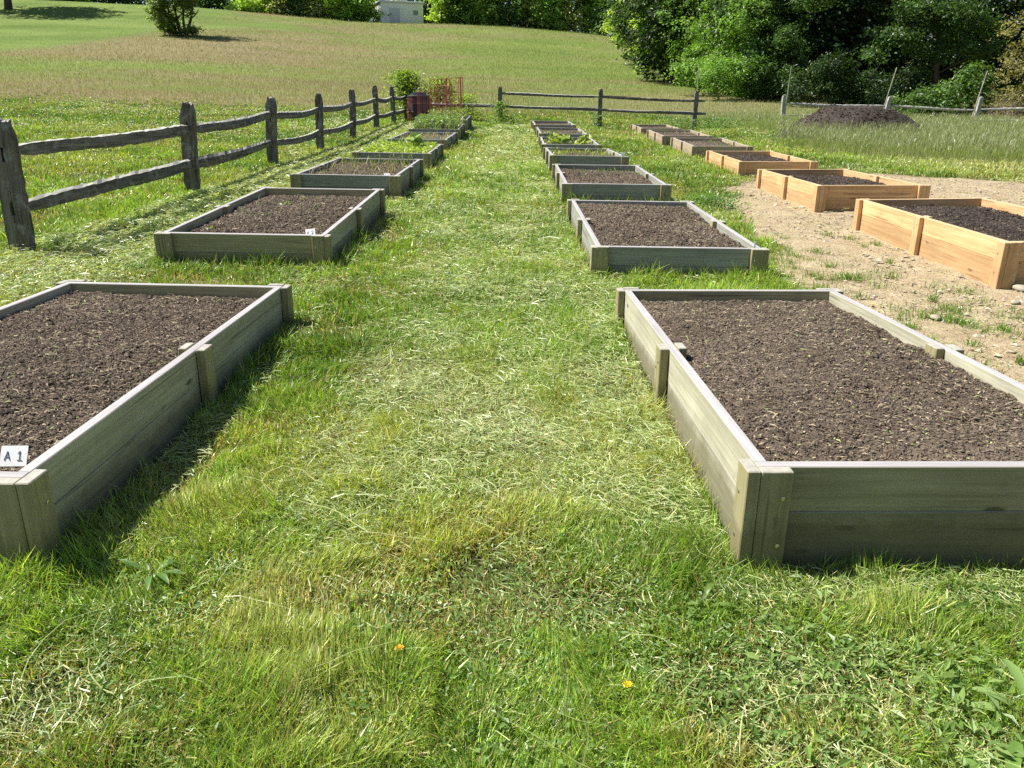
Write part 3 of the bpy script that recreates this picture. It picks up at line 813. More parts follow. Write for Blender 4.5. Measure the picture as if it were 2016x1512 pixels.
# ------------------------------------------------------------------ raised beds
def soil_mesh(name, bed, key, parent, near, fill):
    hx, hy = .572, 1.182
    nx, ny = (96, 200) if near == 2 else (48, 100) if near == 1 else (16, 32)
    xs = np.linspace(-hx, hx, nx); ys = np.linspace(-hy, hy, ny)
    X, Y = np.meshgrid(xs, ys); sd = abs(hash(key)) % 97
    sd = sum(ord(c) for c in key)
    Z = fill + .055 * (fbm(X * 2 + sd, Y * 2, sd, 3) - .5) + .02 * (1 - (np.abs(X) / hx) ** 4) * (1 - (np.abs(Y) / hy) ** 6) \
        + (.022 if near else .02) * (fbm(X * 18 + sd, Y * 22, sd + 1, 4) - .5) + (.012 if near == 2 else 0) * (fbm(X * 70, Y * 70, sd + 2, 2) - .5)
    V = np.stack([X, Y, Z], -1).reshape(-1, 3)
    i = np.arange((nx - 1) * (ny - 1)); r = i // (nx - 1); c = i % (nx - 1); b = r * nx + c
    Q = np.stack([b, b + 1, b + 1 + nx, b + nx], 1)
    cedar = key[0] == 'C' and int(key[1]) < 4
    base = np.array((.060, .048, .040) if cedar else (.125, .099, .076))
    C = np.repeat(base[None] * 1.0, len(V), 0) * (.6 + .8 * fbm(V[:, 0] * 2.5, V[:, 1] * 2.5, sd + 4, 4))[:, None]
    # crumbs
    n = {2: 42000, 1: 14000, 0: 1500}[near]
    x = RNG.uniform(-hx + .01, hx - .01, n); y = RNG.uniform(-hy + .01, hy - .01, n)
    rr = RNG.lognormal(math.log(.0029 if near == 2 else .006 if near == 1 else .009), .5, n).clip(.002, .02)
    fi = (x + hx) / (2 * hx) * (nx - 1); fj = (y + hy) / (2 * hy) * (ny - 1)
    i0 = fi.astype(int).clip(0, nx - 2); j0 = fj.astype(int).clip(0, ny - 2); tx = fi - i0; ty = fj - j0
    zz = (Z[j0, i0] * (1 - tx) + Z[j0, i0 + 1] * tx) * (1 - ty) + (Z[j0 + 1, i0] * (1 - tx) + Z[j0 + 1, i0 + 1] * tx) * ty
    col = base[None] * RNG.uniform(.6, 1.7, n)[:, None] * (.6 + .8 * fbm(x * 2.5, y * 2.5, sd + 4, 4))[:, None]
    V2, T2, C2 = lump_geo(np.stack([x, y, zz + rr * .3], 1), rr, col, .8)
    o = npmesh('soil', np.concatenate([V, V2]), Q, T2 + len(V), M_SOIL, parent, np.concatenate([C, C2]), smooth=False)
    # light bits: chips of bark and straw
    n = {2: 13000, 1: 5000, 0: 500}[near]
    if cedar: n = n // 5
    if key in ('A2', 'B2', 'A3', 'B3'): n = int(n * 1.5)
    x = RNG.uniform(-hx + .02, hx - .02, n); y = RNG.uniform(-hy + .02, hy - .02, n)
    fi = (x + hx) / (2 * hx) * (nx - 1); fj = (y + hy) / (2 * hy) * (ny - 1)
    i0 = fi.astype(int).clip(0, nx - 2); j0 = fj.astype(int).clip(0, ny - 2)
    zz = Z[j0, i0]
    k = 1 if near == 2 else 1.7 if near == 1 else 3
    col = mixc((.085, .06, .042), (.40, .33, .22), RNG.random(n) ** 3.2)
    gg = (RNG.random(n) < .04)[:, None]; col = np.where(gg, mixc((.16, .22, .07), (.36, .40, .18), RNG.random(n)), col)
    ln = RNG.lognormal(math.log(.012), .6, n).clip(.005, .09) * k ** .6
    V3, Q3, C3 = flat_geo(np.stack([x, y, zz + .006], 1), ln, RNG.uniform(.002, .0055, n) * k ** .6, RNG.normal(0, 1, n), jit(n, .18), jit(n, .3), jit(n, .4), col)
    b = npmesh('bark_chips', V3, Q3, None, M_CHIP, parent, C3)
    b['kind'] = 'stuff'
    return Z

def raised_bed(key, label, style, near, fill=.205):
    x, y, zt, yaw, sy, sx = BEDS[key]
    zt += CAM_H
    W = {'grey': [OLIVE_BOUNCE, OLIVE[1], OLIVE[2]] if key in ('A1', 'B1', 'A2') else GREY, 'cedar': CEDAR, 'pale': PALE}[style]
    PM = {'grey': GREYP, 'cedar': CEDAR[2], 'pale': PALE[2]}[style]
    root = empty('raised_bed', (x, y, zt - RIM), label, 'raised bed', 'raised beds set out in three rows')
    M = Matrix.Rotation(yaw, 4, 'Z') @ Matrix(((1, 0, 0, 0), (0, 1, 0, 0), (sx, sy, 1, 0), (0, 0, 0, 1)))
    root.rotation_euler = (math.atan(sy), -math.atan(sx), yaw)
    g = .0015; zb = -.06; h0 = .135
    for s in (-1, 1):
        mb = MB(); a, b = sorted((s * .61, s * (.61 - .038)))
        mb.box(a, b, -1.182, 1.182, h0 + g / 2, RIM, .003); mb.box(a - s * .0015, b - s * .0015, -1.182, 1.182, zb, h0 - g / 2, .0008)
        mb.build('side_boards', W[1], root)
    for s in (-1, 1):
        mb = MB(); a, b = sorted((s * 1.22, s * (1.22 - .038)))
        mb.box(-.61, .61, a, b, h0 + g / 2, RIM + .001, .003); mb.box(-.6085, .6085, a - s * .001, b - s * .001, zb, h0 - g / 2, .003)
        mb.build('end_boards', W[0], root)
    def screws(parent, pts, nrm):
        if near < 1: return
        for p in pts:
            mb = MB(); a = Vector(p); t = Vector(nrm)
            mb.tube([a, a + t * .0025, a + t * .0032], [.0062, .0062, .003], 8)
            mb.build('screw', M_SCREW, parent)
    pw = .089; th = .038
    for sx_ in (-1, 1):
        for sy_ in (-1, 1):
            mb = MB(); jz = random.uniform(0, .004)
            a, b = sorted((sx_ * .6115, sx_ * (.6115 - pw))); c, d = sorted((sy_ * 1.2215, sy_ * (1.2215 + th)))
            mb.box(a, b, c, d, zb, RIM + .002 + jz, .003)
            a2, b2 = sorted((sx_ * .6125, sx_ * (.6125 + th))); c2, d2 = sorted((sy_ * (1.2215 + th - .002), sy_ * (1.2215 + th - .002 - pw)))
            mb.box(a2, b2, c2, d2, zb, RIM + .003 - jz * .5, .003)
            p = mb.build('corner_post', PM, root)
            if sy_ < 0:
                screws(p, [(sx_ * (.61 - pw * .72), -1.2215 - th, RIM * .72), (sx_ * (.61 - pw * .72), -1.2215 - th, RIM * .18)], (0, -1, 0))
            screws(p, [(sx_ * (.6125 + th), sy_ * 1.2, RIM * .7), (sx_ * (.6125 + th), sy_ * 1.2, RIM * .2)], (sx_, 0, 0))
    for sx_ in (-1, 1):
        for inner in (0, 1):
            mb = MB()
            if inner: a, b = sorted((sx_ * .5705, sx_ * (.5705 - .036)))
            else: a, b = sorted((sx_ * .6125, sx_ * (.6125 + th)))
            mb.box(a, b, -.045 + .01 * inner, .045 + .01 * inner, zb, RIM + .003 + .002 * inner, .003)
            p = mb.build('brace_post', PM, root)
            if not inner: screws(p, [(sx_ * (.6125 + th), -.02, RIM * .78), (sx_ * (.6125 + th), .02, RIM * .66)], (sx_, 0, 0))
    Z = soil_mesh('soil', BEDS[key], key, root, near, fill)
    return root

LBL = {
'A1': 'nearest left grey plank bed of bare soil, cut off by the left edge', 'A2': 'second grey bed in the left row, bare soil with card A2',
'A3': 'third grey bed in the left row, arching weeds over straw covered soil', 'A4': 'fourth left grey bed, full of bright green leafy crop',
'A5': 'fifth left grey bed, mostly bare with a blue plant tag', 'A6': 'sixth left grey bed, crowded with tangled green plants',
'A7': 'last bed of the left row, red wire cages standing in it',
'B1': 'nearest grey plank bed on the right, large bare soil surface', 'B2': 'second grey bed in the middle row, heaped dark soil beside the earth patch',
'B3': 'third grey bed in the middle row, straw bits on low soil', 'B4': 'fourth grey bed in the middle row, small green seedlings',
'B5': 'fifth middle row bed, yellow green squash plants inside', 'B6': 'sixth middle row bed, nearly bare and slightly askew',
'B7': 'farthest bed of the middle row, near the back fence', 'C1': 'nearest orange cedar bed, cut off by the right edge',
'C2': 'second orange cedar bed, whole and filled with dark soil', 'C3': 'smallest looking orange cedar bed, farthest of the three orange ones',
'C4': 'pale tan bed just beyond the orange cedar beds', 'C5': 'middle one of the three pale tan beds at right',
'C6': 'farthest pale tan bed, beside the back fence end post'}
ROOT = {}
for k in BEDS:
    st = 'grey' if k[0] in 'AB' else ('cedar' if int(k[1]) < 4 else 'pale')
    i = int(k[1])
    near = 2 if k in ('A1', 'B1') else 1 if k in ('A2', 'B2', 'A3', 'B3', 'C1', 'C2') else 0
    fill = {'A1': .215, 'B1': .225, 'B2': .225, 'C1': .19, 'C2': .19, 'C3': .19, 'A2': .21}.get(k, .20)
    ROOT[k] = raised_bed(k, LBL[k], st, near, fill)

def bed_pt(key, u, v, z=.21):
    o = ROOT[key]
    M = Matrix.Translation(o.location) @ o.rotation_euler.to_matrix().to_4x4()
    return M @ Vector((u, v, z))

# ------------------------------------------------------------------ name cards
def card(key, digit, u, v, tilt, lab, hh=.05):
    p = bed_pt(key, u, v, .2)
    r = empty('plant_marker', p, lab, 'marker', 'white cards naming the left row of beds', (math.radians(-34), math.radians(tilt), math.radians(8)))
    MB().box(-.036, .036, -.0006, .0006, .045, .105, .0002).build('card', M_PAPER, r)
    MB().box(-.004, .004, .001, .003, -.03, .09, .0005).build('stick', plain('white_plastic', (.7, .7, .7), .4), r)
    S = {'A': [[(0, 0), (.35, 1), (.7, 0)], [(.16, .36), (.56, .36)]], '1': [[(.1, .75), (.35, 1), (.35, 0)], [(.05, 0), (.65, 0)]],
         '2': [[(0, .8), (.2, 1), (.5, 1), (.62, .72), (.4, .4), (0, 0), (.7, 0)]], '3': [[(0, .9), (.3, 1), (.6, .78), (.25, .52), (.62, .28), (.35, 0), (0, .1)]]}
    for ch, ox in (('A', -.025), (digit, .008)):
        mb = MB()
        for st in S[ch]:
            pts = [Vector((ox + a * .022, -.0016, .063 + b * .026)) for a, b in st]
            for a, b in zip(pts, pts[1:]): mb.tube([a, b], .0008, 5)
        mb.build('letter' if ch == 'A' else 'digit', M_INK, r)
card('A1', '1', .49, -1.10, 3, 'white card on a stick reading A 1 in the nearest left bed')
card('A2', '2', .47, -1.08, -5, 'white card reading A 2 in the second left bed')
card('A3', '3', .47, -1.10, 2, 'small white card reading A 3 in the third left bed')

def tagstick(key, u, v, col, lab, h=.14, w=.04, nm='plant_tag'):
    p = bed_pt(key, u, v, .19)
    m = plain('tag_colour', col, .5)
    r = empty(nm, p, lab, 'plant tag', 'plant tags stuck in the far beds')
    MB().box(-w / 2, w / 2, -.002, .002, h * .45, h, .0005).build('tag_face', m, r)
    MB().box(-.006, .006, -.0015, .0015, -.05, h * .45 - .001, .0005).build('tag_stem', m, r)
tagstick('A5', .46, -1.12, (.35, .55, .8), 'pale blue plastic tag at the front corner of the fifth left bed')
tagstick('A7', -.02, -.5, (.85, .78, .78), 'large white tag in front of the dark red compost bin', .24, .10)
tagstick('A7', .48, -.7, (.85, .82, .8), 'white tag at the right side of the caged bed', .16, .07)
tagstick('A6', .2, -1.0, (.25, .08, .07), 'dark red tag among the tangled plants', .2, .08)
tagstick('B2', .565, -1.17, (.7, .72, .75), 'slim clear plastic tag at the right front corner of the second middle bed', .13, .014)
tagstick('B4', .56, -1.15, (.8, .82, .78), 'white tag at the right corner of the fourth middle bed', .15, .05)

# ------------------------------------------------------------------ split rail fences
def post_mesh(name, h, w, t, mats, parent, loc, lean=(0, 0), yaw=0, holes=(), seed=0, taper=.62):
    """lattice slab post with real through holes"""
    nz = int(h / .04); cols = [-1, -.45, -.16, .16, .45, 1]; nyc = 3
    zs = np.linspace(-.25, h, nz + 1)
    rs = np.random.default_rng(seed)
    def cell(i, k):
        if not holes: return True
        zc = (zs[k] + zs[k + 1]) / 2
        for hz, hh in holes:
            if abs(zc - hz) < hh / 2 and i == 2: return False
        return True
    vid = {}; vs = []; F = []
    def vert(i, j, k):
        q = (i, j, k)
        if q in vid: return vid[q]
        z = zs[k]; f = 1.0 - (1 - taper) * min(1, max(0, (z - h + .13) / .13)) * (1 if abs(cols[i]) == 1 else .8)
        x = cols[i] * w / 2 * f; yy = (j / nyc - .5) * t * (1 - .25 * float(sstep(h - .1, h, z)))
        nz_ = .010
        x += nz_ * (rs.random() - .5) + .008 * math.sin(z * 4 + seed) ; yy += nz_ * (rs.random() - .5)
        zz = z + (rs.random() - .5) * (.035 if k == nz else .006)
        
        vid[q] = len(vs); vs.append((x, yy, zz)); return vid[q]
    for k in range(nz):
        for i in range(5):
            if not cell(i, k): continue
            for j, jj in ((0, 0), (nyc, nyc)):
                F.append((vert(i, j, k), vert(i + 1, j, k), vert(i + 1, j, k + 1), vert(i, j, k + 1)))
            for di, ii in ((-1, i), (1, i + 1)):
                n_ = i + di
                if n_ < 0 or n_ > 4 or not cell(n_, k):
                    for j in range(nyc): F.append((vert(ii, j, k), vert(ii, j + 1, k), vert(ii, j + 1, k + 1), vert(ii, j, k + 1)))
            for dk, kk in ((-1, k), (1, k + 1)):
                n_ = k + dk
                if n_ < 0 or n_ >= nz or not cell(i, n_):
                    for j in range(nyc): F.append((vert(i, j, kk), vert(i + 1, j, kk), vert(i + 1, j + 1, kk), vert(i, j + 1, kk)))
    mb = MB(); mb.add(vs, F)
    o = mb.build(name, mats[2], parent)
    o.location = loc; o.rotation_euler = (lean[1], lean[0], yaw)
    return o

def rail(parent, a, b, r, mat, sag=.05, seed=0, name='rail', bow=0.0, lab=None):
    a = Vector(a); b = Vector(b); rs = random.Random(seed)
    L = (b - a).length; n = 44
    t = (b - a).normalized(); side = t.cross(Vector((0, 0, 1))).normalized()
    pts = []; rad = []
    p1 = rs.uniform(0, 6); p2 = rs.uniform(0, 6)
    for i in range(n + 1):
        s = i / n
        p = a.lerp(b, s) + Vector((0, 0, -sag * 4 * s * (1 - s) + .006 * math.sin(s * 7 + p1))) + side * (bow * 4 * s * (1 - s) + .012 * math.sin(s * 5 + p2))
        e = min(1, min(s, 1 - s) / .10)
        pts.append(p); rad.append(r * (.55 + .45 * e ** .7) * (1 + .10 * math.sin(s * 4 + p2)))
    mb = MB()
    # wedge-like cross-section, built along the path
    sec = [(-.55, -.55), (.0, -.8), (.55, -.55), (.62, .1), (.45, .75), (0, .95), (-.45, .72), (-.62, .1)]
    sec = [(x * rs.uniform(.85, 1.15), y * rs.uniform(.85, 1.15)) for x, y in sec]
    vs = []; F = []; m = len(sec)
    for i, p in enumerate(pts):
        for (sx, sy) in sec:
            j = rs.uniform(.88, 1.12)
            vs.append(p + side * sx * rad[i] * j + Vector((0, 0, 1)) * sy * rad[i] * j)
    for i in range(n):
        for k in range(m): F.append((i * m + k, i * m + (k + 1) % m, (i + 1) * m + (k + 1) % m, (i + 1) * m + k))
    F.append(tuple(range(m))[::-1]); F.append(tuple(n * m + k for k in range(m)))
    mb.add(vs, F)
    o = mb.build(name, mat, parent)
    if lab: o['label'] = lab
    return o

def G(x, y, dz=0.0): return Vector((x, y, float(ground(x, y)) + dz))

LF = [(-3.86, 6.05, 1.0), (-3.93, 9.70, 1.04), (-3.98, 13.3, 1.07), (-4.0, 16.8, 1.12), (-4.02, 20.45, 1.17), (-4.03, 24.1, 1.2), (-4.05, 27.8, 1.2), (-4.02, 31.0, 1.2)]
lf = empty('split_rail_fence', G(-3.9, 15), 'weathered dark split rail fence running along the left row of beds', 'fence')
inv = Matrix.Translation(-lf.location)
for i, (x, y, h) in enumerate(LF):
    p = G(x, y) - lf.location
    post_mesh('post', h, .165 if i < 3 else .15, .085, OLD, lf, p, lean=((.06, 0), (.09, .01), (.065, 0), (.035, 0), (.035, 0), (.02, 0), (0, 0), (0, 0))[i], seed=i + 1,
              holes=((.35, .13), (.76, .13)))
for i in range(len(LF) - 1):
    (x0, y0, h0), (x1, y1, h1) = LF[i], LF[i + 1]
    for j, hz in enumerate((.345, .765)):
        off0 = -.02 if i == 0 else 0
        ln_ = (.06, .09, .065, .035, .035, .02, 0, 0)
        hz0 = hz + (.0, -.03, .03, .05, .06, .06, .06)[i] * (1 if j else .3)
        hz1 = hz + (-.03, .03, .05, .06, .06, .06, .06)[i] * (1 if j else .3)
        a = G(x0, y0) - lf.location + Vector((ln_[i] * hz + .01, .02 if i == 0 else -.04, hz0))
        b = G(x1, y1) - lf.location + Vector((ln_[i + 1] * hz - .01, .06, hz1 + .01))
        rail(lf, a, b, (.072, .070)[j], OLD[1], sag=(.005, .02, .045, .04, .04, .05, .04)[i] * (1.3 if j else .9), seed=i * 7 + j, bow=.03)

bf = empty('split_rail_fence', G(1.5, 29.6), 'dark two rail fence closing the garden behind the middle row', 'fence')
BF = [(-.42, 29.5, 1.28), (3.18, 29.5, 1.30), (6.62, 29.5, 1.27)]
for i, (x, y, h) in enumerate(BF):
    post_mesh('post', h, .15, .13, OLD, bf, G(x, y) - bf.location, seed=20 + i, taper=.75)
def rb(a, b, z0, z1, r, sd, sag=.02, par=bf, mt=None):
    return rail(par, G(a[0], a[1], z0) - par.location, G(b[0], b[1], z1) - par.location, r, (mt or OLD)[0], sag, sd)
rb((-.45, 29.52), (3.2, 29.45), 1.05, 1.03, .055, 31, .01); rb((3.1, 29.52), (6.95, 29.45), 1.04, .94, .055, 32, .02)
rb((-4.0, 30.7), (-.4, 29.56), .62, .63, .06, 33, .02); rb((-.45, 29.5), (3.3, 29.45), .62, .60, .06, 34, .01); rb((3.1, 29.52), (7.0, 29.45), .60, .52, .055, 35, .02)

rf = empty('split_rail_fence', G(13, 30.2), 'silvery one rail fence behind the soil mound', 'fence')
RF = [(10.0, 30.0, 1.12, -.05), (13.75, 30.1, 1.05, .10), (17.3, 30.4, 1.05, .07), (21.0, 29.0, 1.15, .05)]
for i, (x, y, h, l) in enumerate(RF):
    post_mesh('post', h, .135, .11, SILVER, rf, G(x, y) - rf.location, lean=(l, 0), seed=40 + i, taper=.8)
rb((10.15, 30.0), (13.7, 30.05), .82, .72, .055, 51, .02, rf, SILVER); rb((13.8, 30.1), (17.25, 30.4), .74, .58, .055, 52, .02, rf, SILVER)
rb((17.4, 30.3), (21.1, 29.0), .62, .95, .06, 53, .0, rf, SILVER); rb((17.5, 30.4), (20.9, 29.1), .22, .45, .045, 54, .0, rf, SILVER)
rb((10.2, 30.1), (12.6, 30.6), .42, .36, .04, 55, .0, rf, SILVER)
for (x, y, z0, dx, h, lab) in ((6.66, 29.6, .3, .0, 2.25, 'thin upright stake tied to the end post of the back fence'),
                               (10.06, 30.12, .2, .06, 2.3, 'thin pale stake on the leaning left post behind the mound'),
                               (13.60, 30.2, .1, .38, 2.35, 'thin slanting stake directly behind the soil mound'),
                               (17.15, 30.5, .1, .32, 2.25, 'thin pale stake by the thicket at far right')):
    mb = MB(); a = G(x, y, z0 - .4); mb.tube([Vector((0, 0, 0)), Vector((dx * .5, 0, h * .55)), Vector((dx, 0, h))], [.021, .019, .016], 7)
    o = mb.build('stake', SILVER[2]); o.location = a
    tag(o, lab, 'stake', 'stakes fixed to the fence posts')

# ------------------------------------------------------------------ soil mound
def mound():
    cx, cy = 10.65, 25.1
    n = 150
    r = np.linspace(0, 1, n // 2); th = np.linspace(0, 2 * math.pi, n, endpoint=False)
    R, TH = np.meshgrid(r, th, indexing='ij')
    X = R * np.cos(TH) * 2.45; Y = R * np.sin(TH) * 1.5
    prof = np.clip(1 - np.clip((R - .42) / .58, 0, 1) ** 1.1, 0, 1)
    Z = .80 * prof * (.92 + .2 * fbm(X * .9 + 5, Y * .9, 11, 3)) + .10 * (fbm(X * 3, Y * 3, 12, 4) - .5) * (R < .97) + .05 * (fbm(X * 12, Y * 12, 13, 3) - .5) * (R < .97)
    Z -= .06 * (R > .97)
    V = np.stack([X, Y, Z + ground(X + cx, Y + cy) - ground(cx, cy)], -1).reshape(-1, 3)
    nr, nt_ = R.shape
    i = np.arange((nr - 1) * nt_); a = i // nt_; b = i % nt_
    Q = np.stack([a * nt_ + b, (a + 1) * nt_ + b, (a + 1) * nt_ + (b + 1) % nt_, a * nt_ + (b + 1) % nt_], 1)
    C = np.array((.060, .049, .041))[None] * (.7 + .6 * fbm(V[:, 0] * 3, V[:, 1] * 3, 14, 3))[:, None]
    m = 9000
    k = RNG.integers(0, len(V), m); P = V[k] + RNG.normal(0, .02, (m, 3)) * [1, 1, .3]
    V2, T2, C2 = lump_geo(P, RNG.lognormal(math.log(.016), .5, m).clip(.006, .06), np.array((.060, .050, .042))[None] * RNG.uniform(.6, 1.7, m)[:, None], .8)
    o = npmesh('soil_mound', np.concatenate([V, V2]), Q, T2 + len(V), M_SOIL, col=np.concatenate([C, C2]))
    o.location = (cx, cy, float(ground(cx, cy)))
    tag(o, 'heap of dark brown soil behind tall grass at right', 'soil heap')
mound()

# ------------------------------------------------------------------ trees and shrubs
def crown_pts(rs, lobes, n, clump=.35, per=36, shell=.55):
    """leaf points in clumps within ellipsoidal lobes (cx,cy,cz,rx,ry,rz,weight)"""
    L = np.array(lobes, float); wts = L[:, 6] if L.shape[1] > 6 else np.ones(len(L)); wts = wts / wts.sum()
    nc = max(1, n // per)
    li = rs.choice(len(L), nc, p=wts)
    d = rs.normal(0, 1, (nc, 3)); d /= np.linalg.norm(d, axis=1)[:, None]
    rr = (shell + (1 - shell) * rs.random(nc) ** .6)
    rr = np.where(rs.random(nc) < .22, rs.random(nc) * shell, rr)
    c = L[li, :3] + d * L[li, 3:6] * rr[:, None]
    c += rs.normal(0, .06, (nc, 3)) * L[li, 3:6]
    cs = clump * rs.uniform(.55, 1.5, nc)
    P = np.repeat(c, per, 0) + rs.normal(0, 1, (nc * per, 3)) * np.repeat(cs, per)[:, None] * np.array([.5, .5, .34])
    out = np.repeat(d, per, 0)
    bri = np.repeat(rs.uniform(.75, 1.25, nc), per)
    return P, out, bri

def tree(name, loc, lobes, n, leaf, cols, label, cat, group=None, trunk=None, clump=.35, per=36, seed=0, stems=None, shell=.55, zmin=.05, bark=None):
    rs = np.random.default_rng(seed + 100)
    root = empty(name, loc, label, cat, group)
    P, out, bri = crown_pts(rs, lobes, n, clump, per, shell)
    gz = ground(P[:, 0] + loc[0], P[:, 1] + loc[1]) - loc[2]
    k = P[:, 2] > gz + zmin; P, out, bri = P[k], out[k], bri[k]
    m = len(P)
    t = rs.random(m)
    col = mixc(cols[0], cols[1], t) * (bri * rs.uniform(.8, 1.2, m))[:, None]
    tilt = rs.normal(0, .75, (m, 2)) + out[:, :2] * .9
    V, Q, C = leaf_geo(P, leaf * rs.uniform(.6, 1.35, m), tilt, rs.uniform(0, 6.28, m), col, .6)
    npmesh('crown', V, Q, None, M_LEAF, root, C)
    if trunk:
        mb = MB(); random.seed(seed)
        for (x0, y0, x1, y1, h, r) in trunk:
            pts = []; rad = []
            for i in range(7):
                s = i / 6
                pts.append(Vector((x0 + (x1 - x0) * s + random.uniform(-.04, .04) * h * .3, y0 + (y1 - y0) * s, -.2 + (h + .2) * s))); rad.append(r * (1.15 - .75 * s))
            mb.tube(pts, rad, 8, jit=.12)
            for b in range(5):
                s = random.uniform(.35, .95); q = pts[int(s * 6)]
                a = random.uniform(0, 6.28); L = h * random.uniform(.25, .5)
                mb.tube([q, q + Vector((math.cos(a) * L * .5, math.sin(a) * L * .5, L * .3)), q + Vector((math.cos(a) * L, math.sin(a) * L, L * .75))], [r * .4, r * .25, r * .08], 6, jit=.1)
        mb.build('trunk', bark or M_BARK, root)
    return root

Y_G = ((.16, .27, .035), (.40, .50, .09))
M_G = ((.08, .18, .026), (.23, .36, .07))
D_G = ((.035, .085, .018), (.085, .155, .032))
SHADE_G = ((.018, .045, .010), (.045, .09, .02))  # leaf green darkened: the wood's deep shade put into the colour
O_G = ((.18, .22, .06), (.34, .38, .13))

def at(px, dist):
    """place on the ground along the bearing of a mark in the scene plan"""
    a = (px - 1008) / 1515.0
    x = a * (dist * math.cos(PITCH)) * 1.0
    return x, dist

# woodland edge bushes at right
WOOD = [ # bearing, distance, half width, height, leaf size, palette, leaves, label
 (1232, 107, 3.4, 7.5, .30, Y_G, 12000, 'yellow green bush where the woodland meets the hilltop'),
 (1262, 90, 3.3, 9.0, .22, Y_G, 8500, 'light green bush at the left end of the woodland edge'),
 (1302, 72, 3.2, 9.0, .19, Y_G, 12000, 'bright green round bush on the woodland edge below the hill'),
 (1352, 61, 3.0, 9, .17, M_G, 14000, 'leafy mid green bush behind the back fence end'),
 (1405, 54, 2.5, 8.0, .16, M_G, 15000, 'big leaved green bush behind the gap in the fence'),
 (1468, 50, 2.3, 7.0, .15, M_G, 15000, 'shady green bush left of the leaning post'),
 (1318, 82, 4.5, 14, .26, Y_G, 12000, 'taller light green tree standing behind the bright round bush'),
 (1395, 67, 4.2, 14, .24, M_G, 12000, 'tall leafy tree behind the back fence end bush'),
 (1475, 58, 4.0, 13, .22, D_G, 12000, 'tall green tree where the bright edge turns dark'),
 (1530, 48.5, 2.0, 5.5, .15, D_G, 11000, 'dark green bush behind the leaning post'),
]
for i, (px, dist, hw, hh, lf_, pal, n, lab) in enumerate(WOOD):
    x, y = at(px, dist); z = float(ground(x, y))
    rs = random.Random(i)
    lobes = [(0, 0, hh * .45, hw * .85, hw * .8, hh * .48, 3)]
    for k in range(7):
        a = rs.uniform(0, 6.28); q = rs.uniform(.3, .75); zz = rs.uniform(.08, .8) * hh
        lobes.append((math.cos(a) * hw * q, math.sin(a) * hw * q, zz, hw * rs.uniform(.3, .5), hw * rs.uniform(.3, .5), hw * rs.uniform(.28, .45), .7))
    for k in range(6):
        lobes.append((rs.uniform(-1.1, 1.1) * hw, -hw * rs.uniform(.3, .8), rs.uniform(.1, .35) * hh, hw * .35, hw * .35, hw * .3, .8))
    pal = tuple(tuple(c * 1.25 for c in q) for q in pal)
    tree('woodland_bush', (x, y, z), lobes, n, lf_, pal, lab, 'bush', 'bushes along the woodland edge', [(0, 0, .3, .2, hh * .6, .12), (.1, .1, -.5, .1, hh * .55, .09)], clump=.42 if i > 1 else .6, per=34, seed=i)

# big shade trees of the wood
BIG = [(16.5, 52, 11, 'tall dark tree behind the leaning fence post'), (21, 51, 12, 'tall dark tree over the soil mound'), (27, 50, 12, 'deep shaded tree right of the mound'),
       (33, 47, 12, 'tall shaded tree near the right edge'), (18, 60, 13, 'dark tree deep in the wood behind the mound'), (26, 61, 13, 'dark tree farther back in the wood'),
       (36, 57, 13, 'back tree of the wood at far right'), (12.5, 64, 12, 'tall tree behind the bright woodland bushes'), (13, 80, 12, 'tall tree behind the highest woodland bush'),
       (41, 44, 11, 'dark tree at the far right edge'), (22, 72, 15, 'rear tree closing the view behind the mound'), (32, 70, 15, 'rear tree closing the view right of the mound'), (44, 66, 14, 'rear tree behind the bramble thicket'), (15, 68, 14, 'rear tree behind the leaning fence post')]
for i, (x, y, h, lab) in enumerate(BIG):
    z = float(ground(x, y))
    lobes = [(0, 0, h * .68, 4.4, 4.0, h * .36, 3), (-1.5, -1.2, h * .38, 2.8, 2.4, h * .2, 1.0), (1.8, .6, h * .34, 2.6, 2.4, h * .18, .8), (0, 1.2, h * .2, 3.2, 1.5, h * .2, 1.3)]
    tree('shade_tree', (x, y, z), lobes, 13000, .32, SHADE_G, lab, 'tree', 'tall trees of the dark wood', [(0, 0, .4, .2, h * .75, .28)], clump=.75, per=30, seed=30 + i)
# lower lit boughs and thicket at right
x, y = at(1810, 41); z = float(ground(x, y))
tree('leafy_tree', (x, y, z), [(-.9, -.6, 4.6, 1.6, 1.3, .45, 1.0), (-2.1, -.9, 3.5, 1.0, 1.0, .4, .7), (-3.0, -1, 2.7, .6, .7, .35, .35), (1.0, -.4, 4.4, 1.9, 1.4, .7, 1.2), (.4, -.2, 3.0, 1.5, 1.2, .5, .7), (2.4, 0, 3.0, 1.2, 1.2, 1.6, .9), (0, .8, 6.8, 3.0, 2.4, 1.2, .8), (-3.6, .5, 6.2, 2.2, 1.5, .6, .6), (-5.5, 1.0, 5.4, 1.2, 1.2, .5, .5)], 15000, .16,
     ((.03, .075, .014), (.10, .18, .035)), 'leafy tree with drooping boughs over the silvery fence', 'tree', None, [(1.0, 0, 0, .2, 6.0, .14)], clump=.42, per=30, seed=60)
x, y = at(1880, 36); z = float(ground(x, y))
tree('green_shrub', (x, y, z), [(0, 0, .8, 1.5, 1.1, .9, 1), (-1.5, .2, .6, 1.2, .9, .7, .8), (.6, .1, 1.6, .8, .7, .6, .5)], 7500, .12, ((.05, .11, .02), (.15, .26, .05)), 'low bright shrub behind the silvery fence', 'shrub', None, [(0, 0, .2, .1, 1.2, .04)], clump=.3, seed=61)
x, y = at(2010, 35); z = float(ground(x, y))
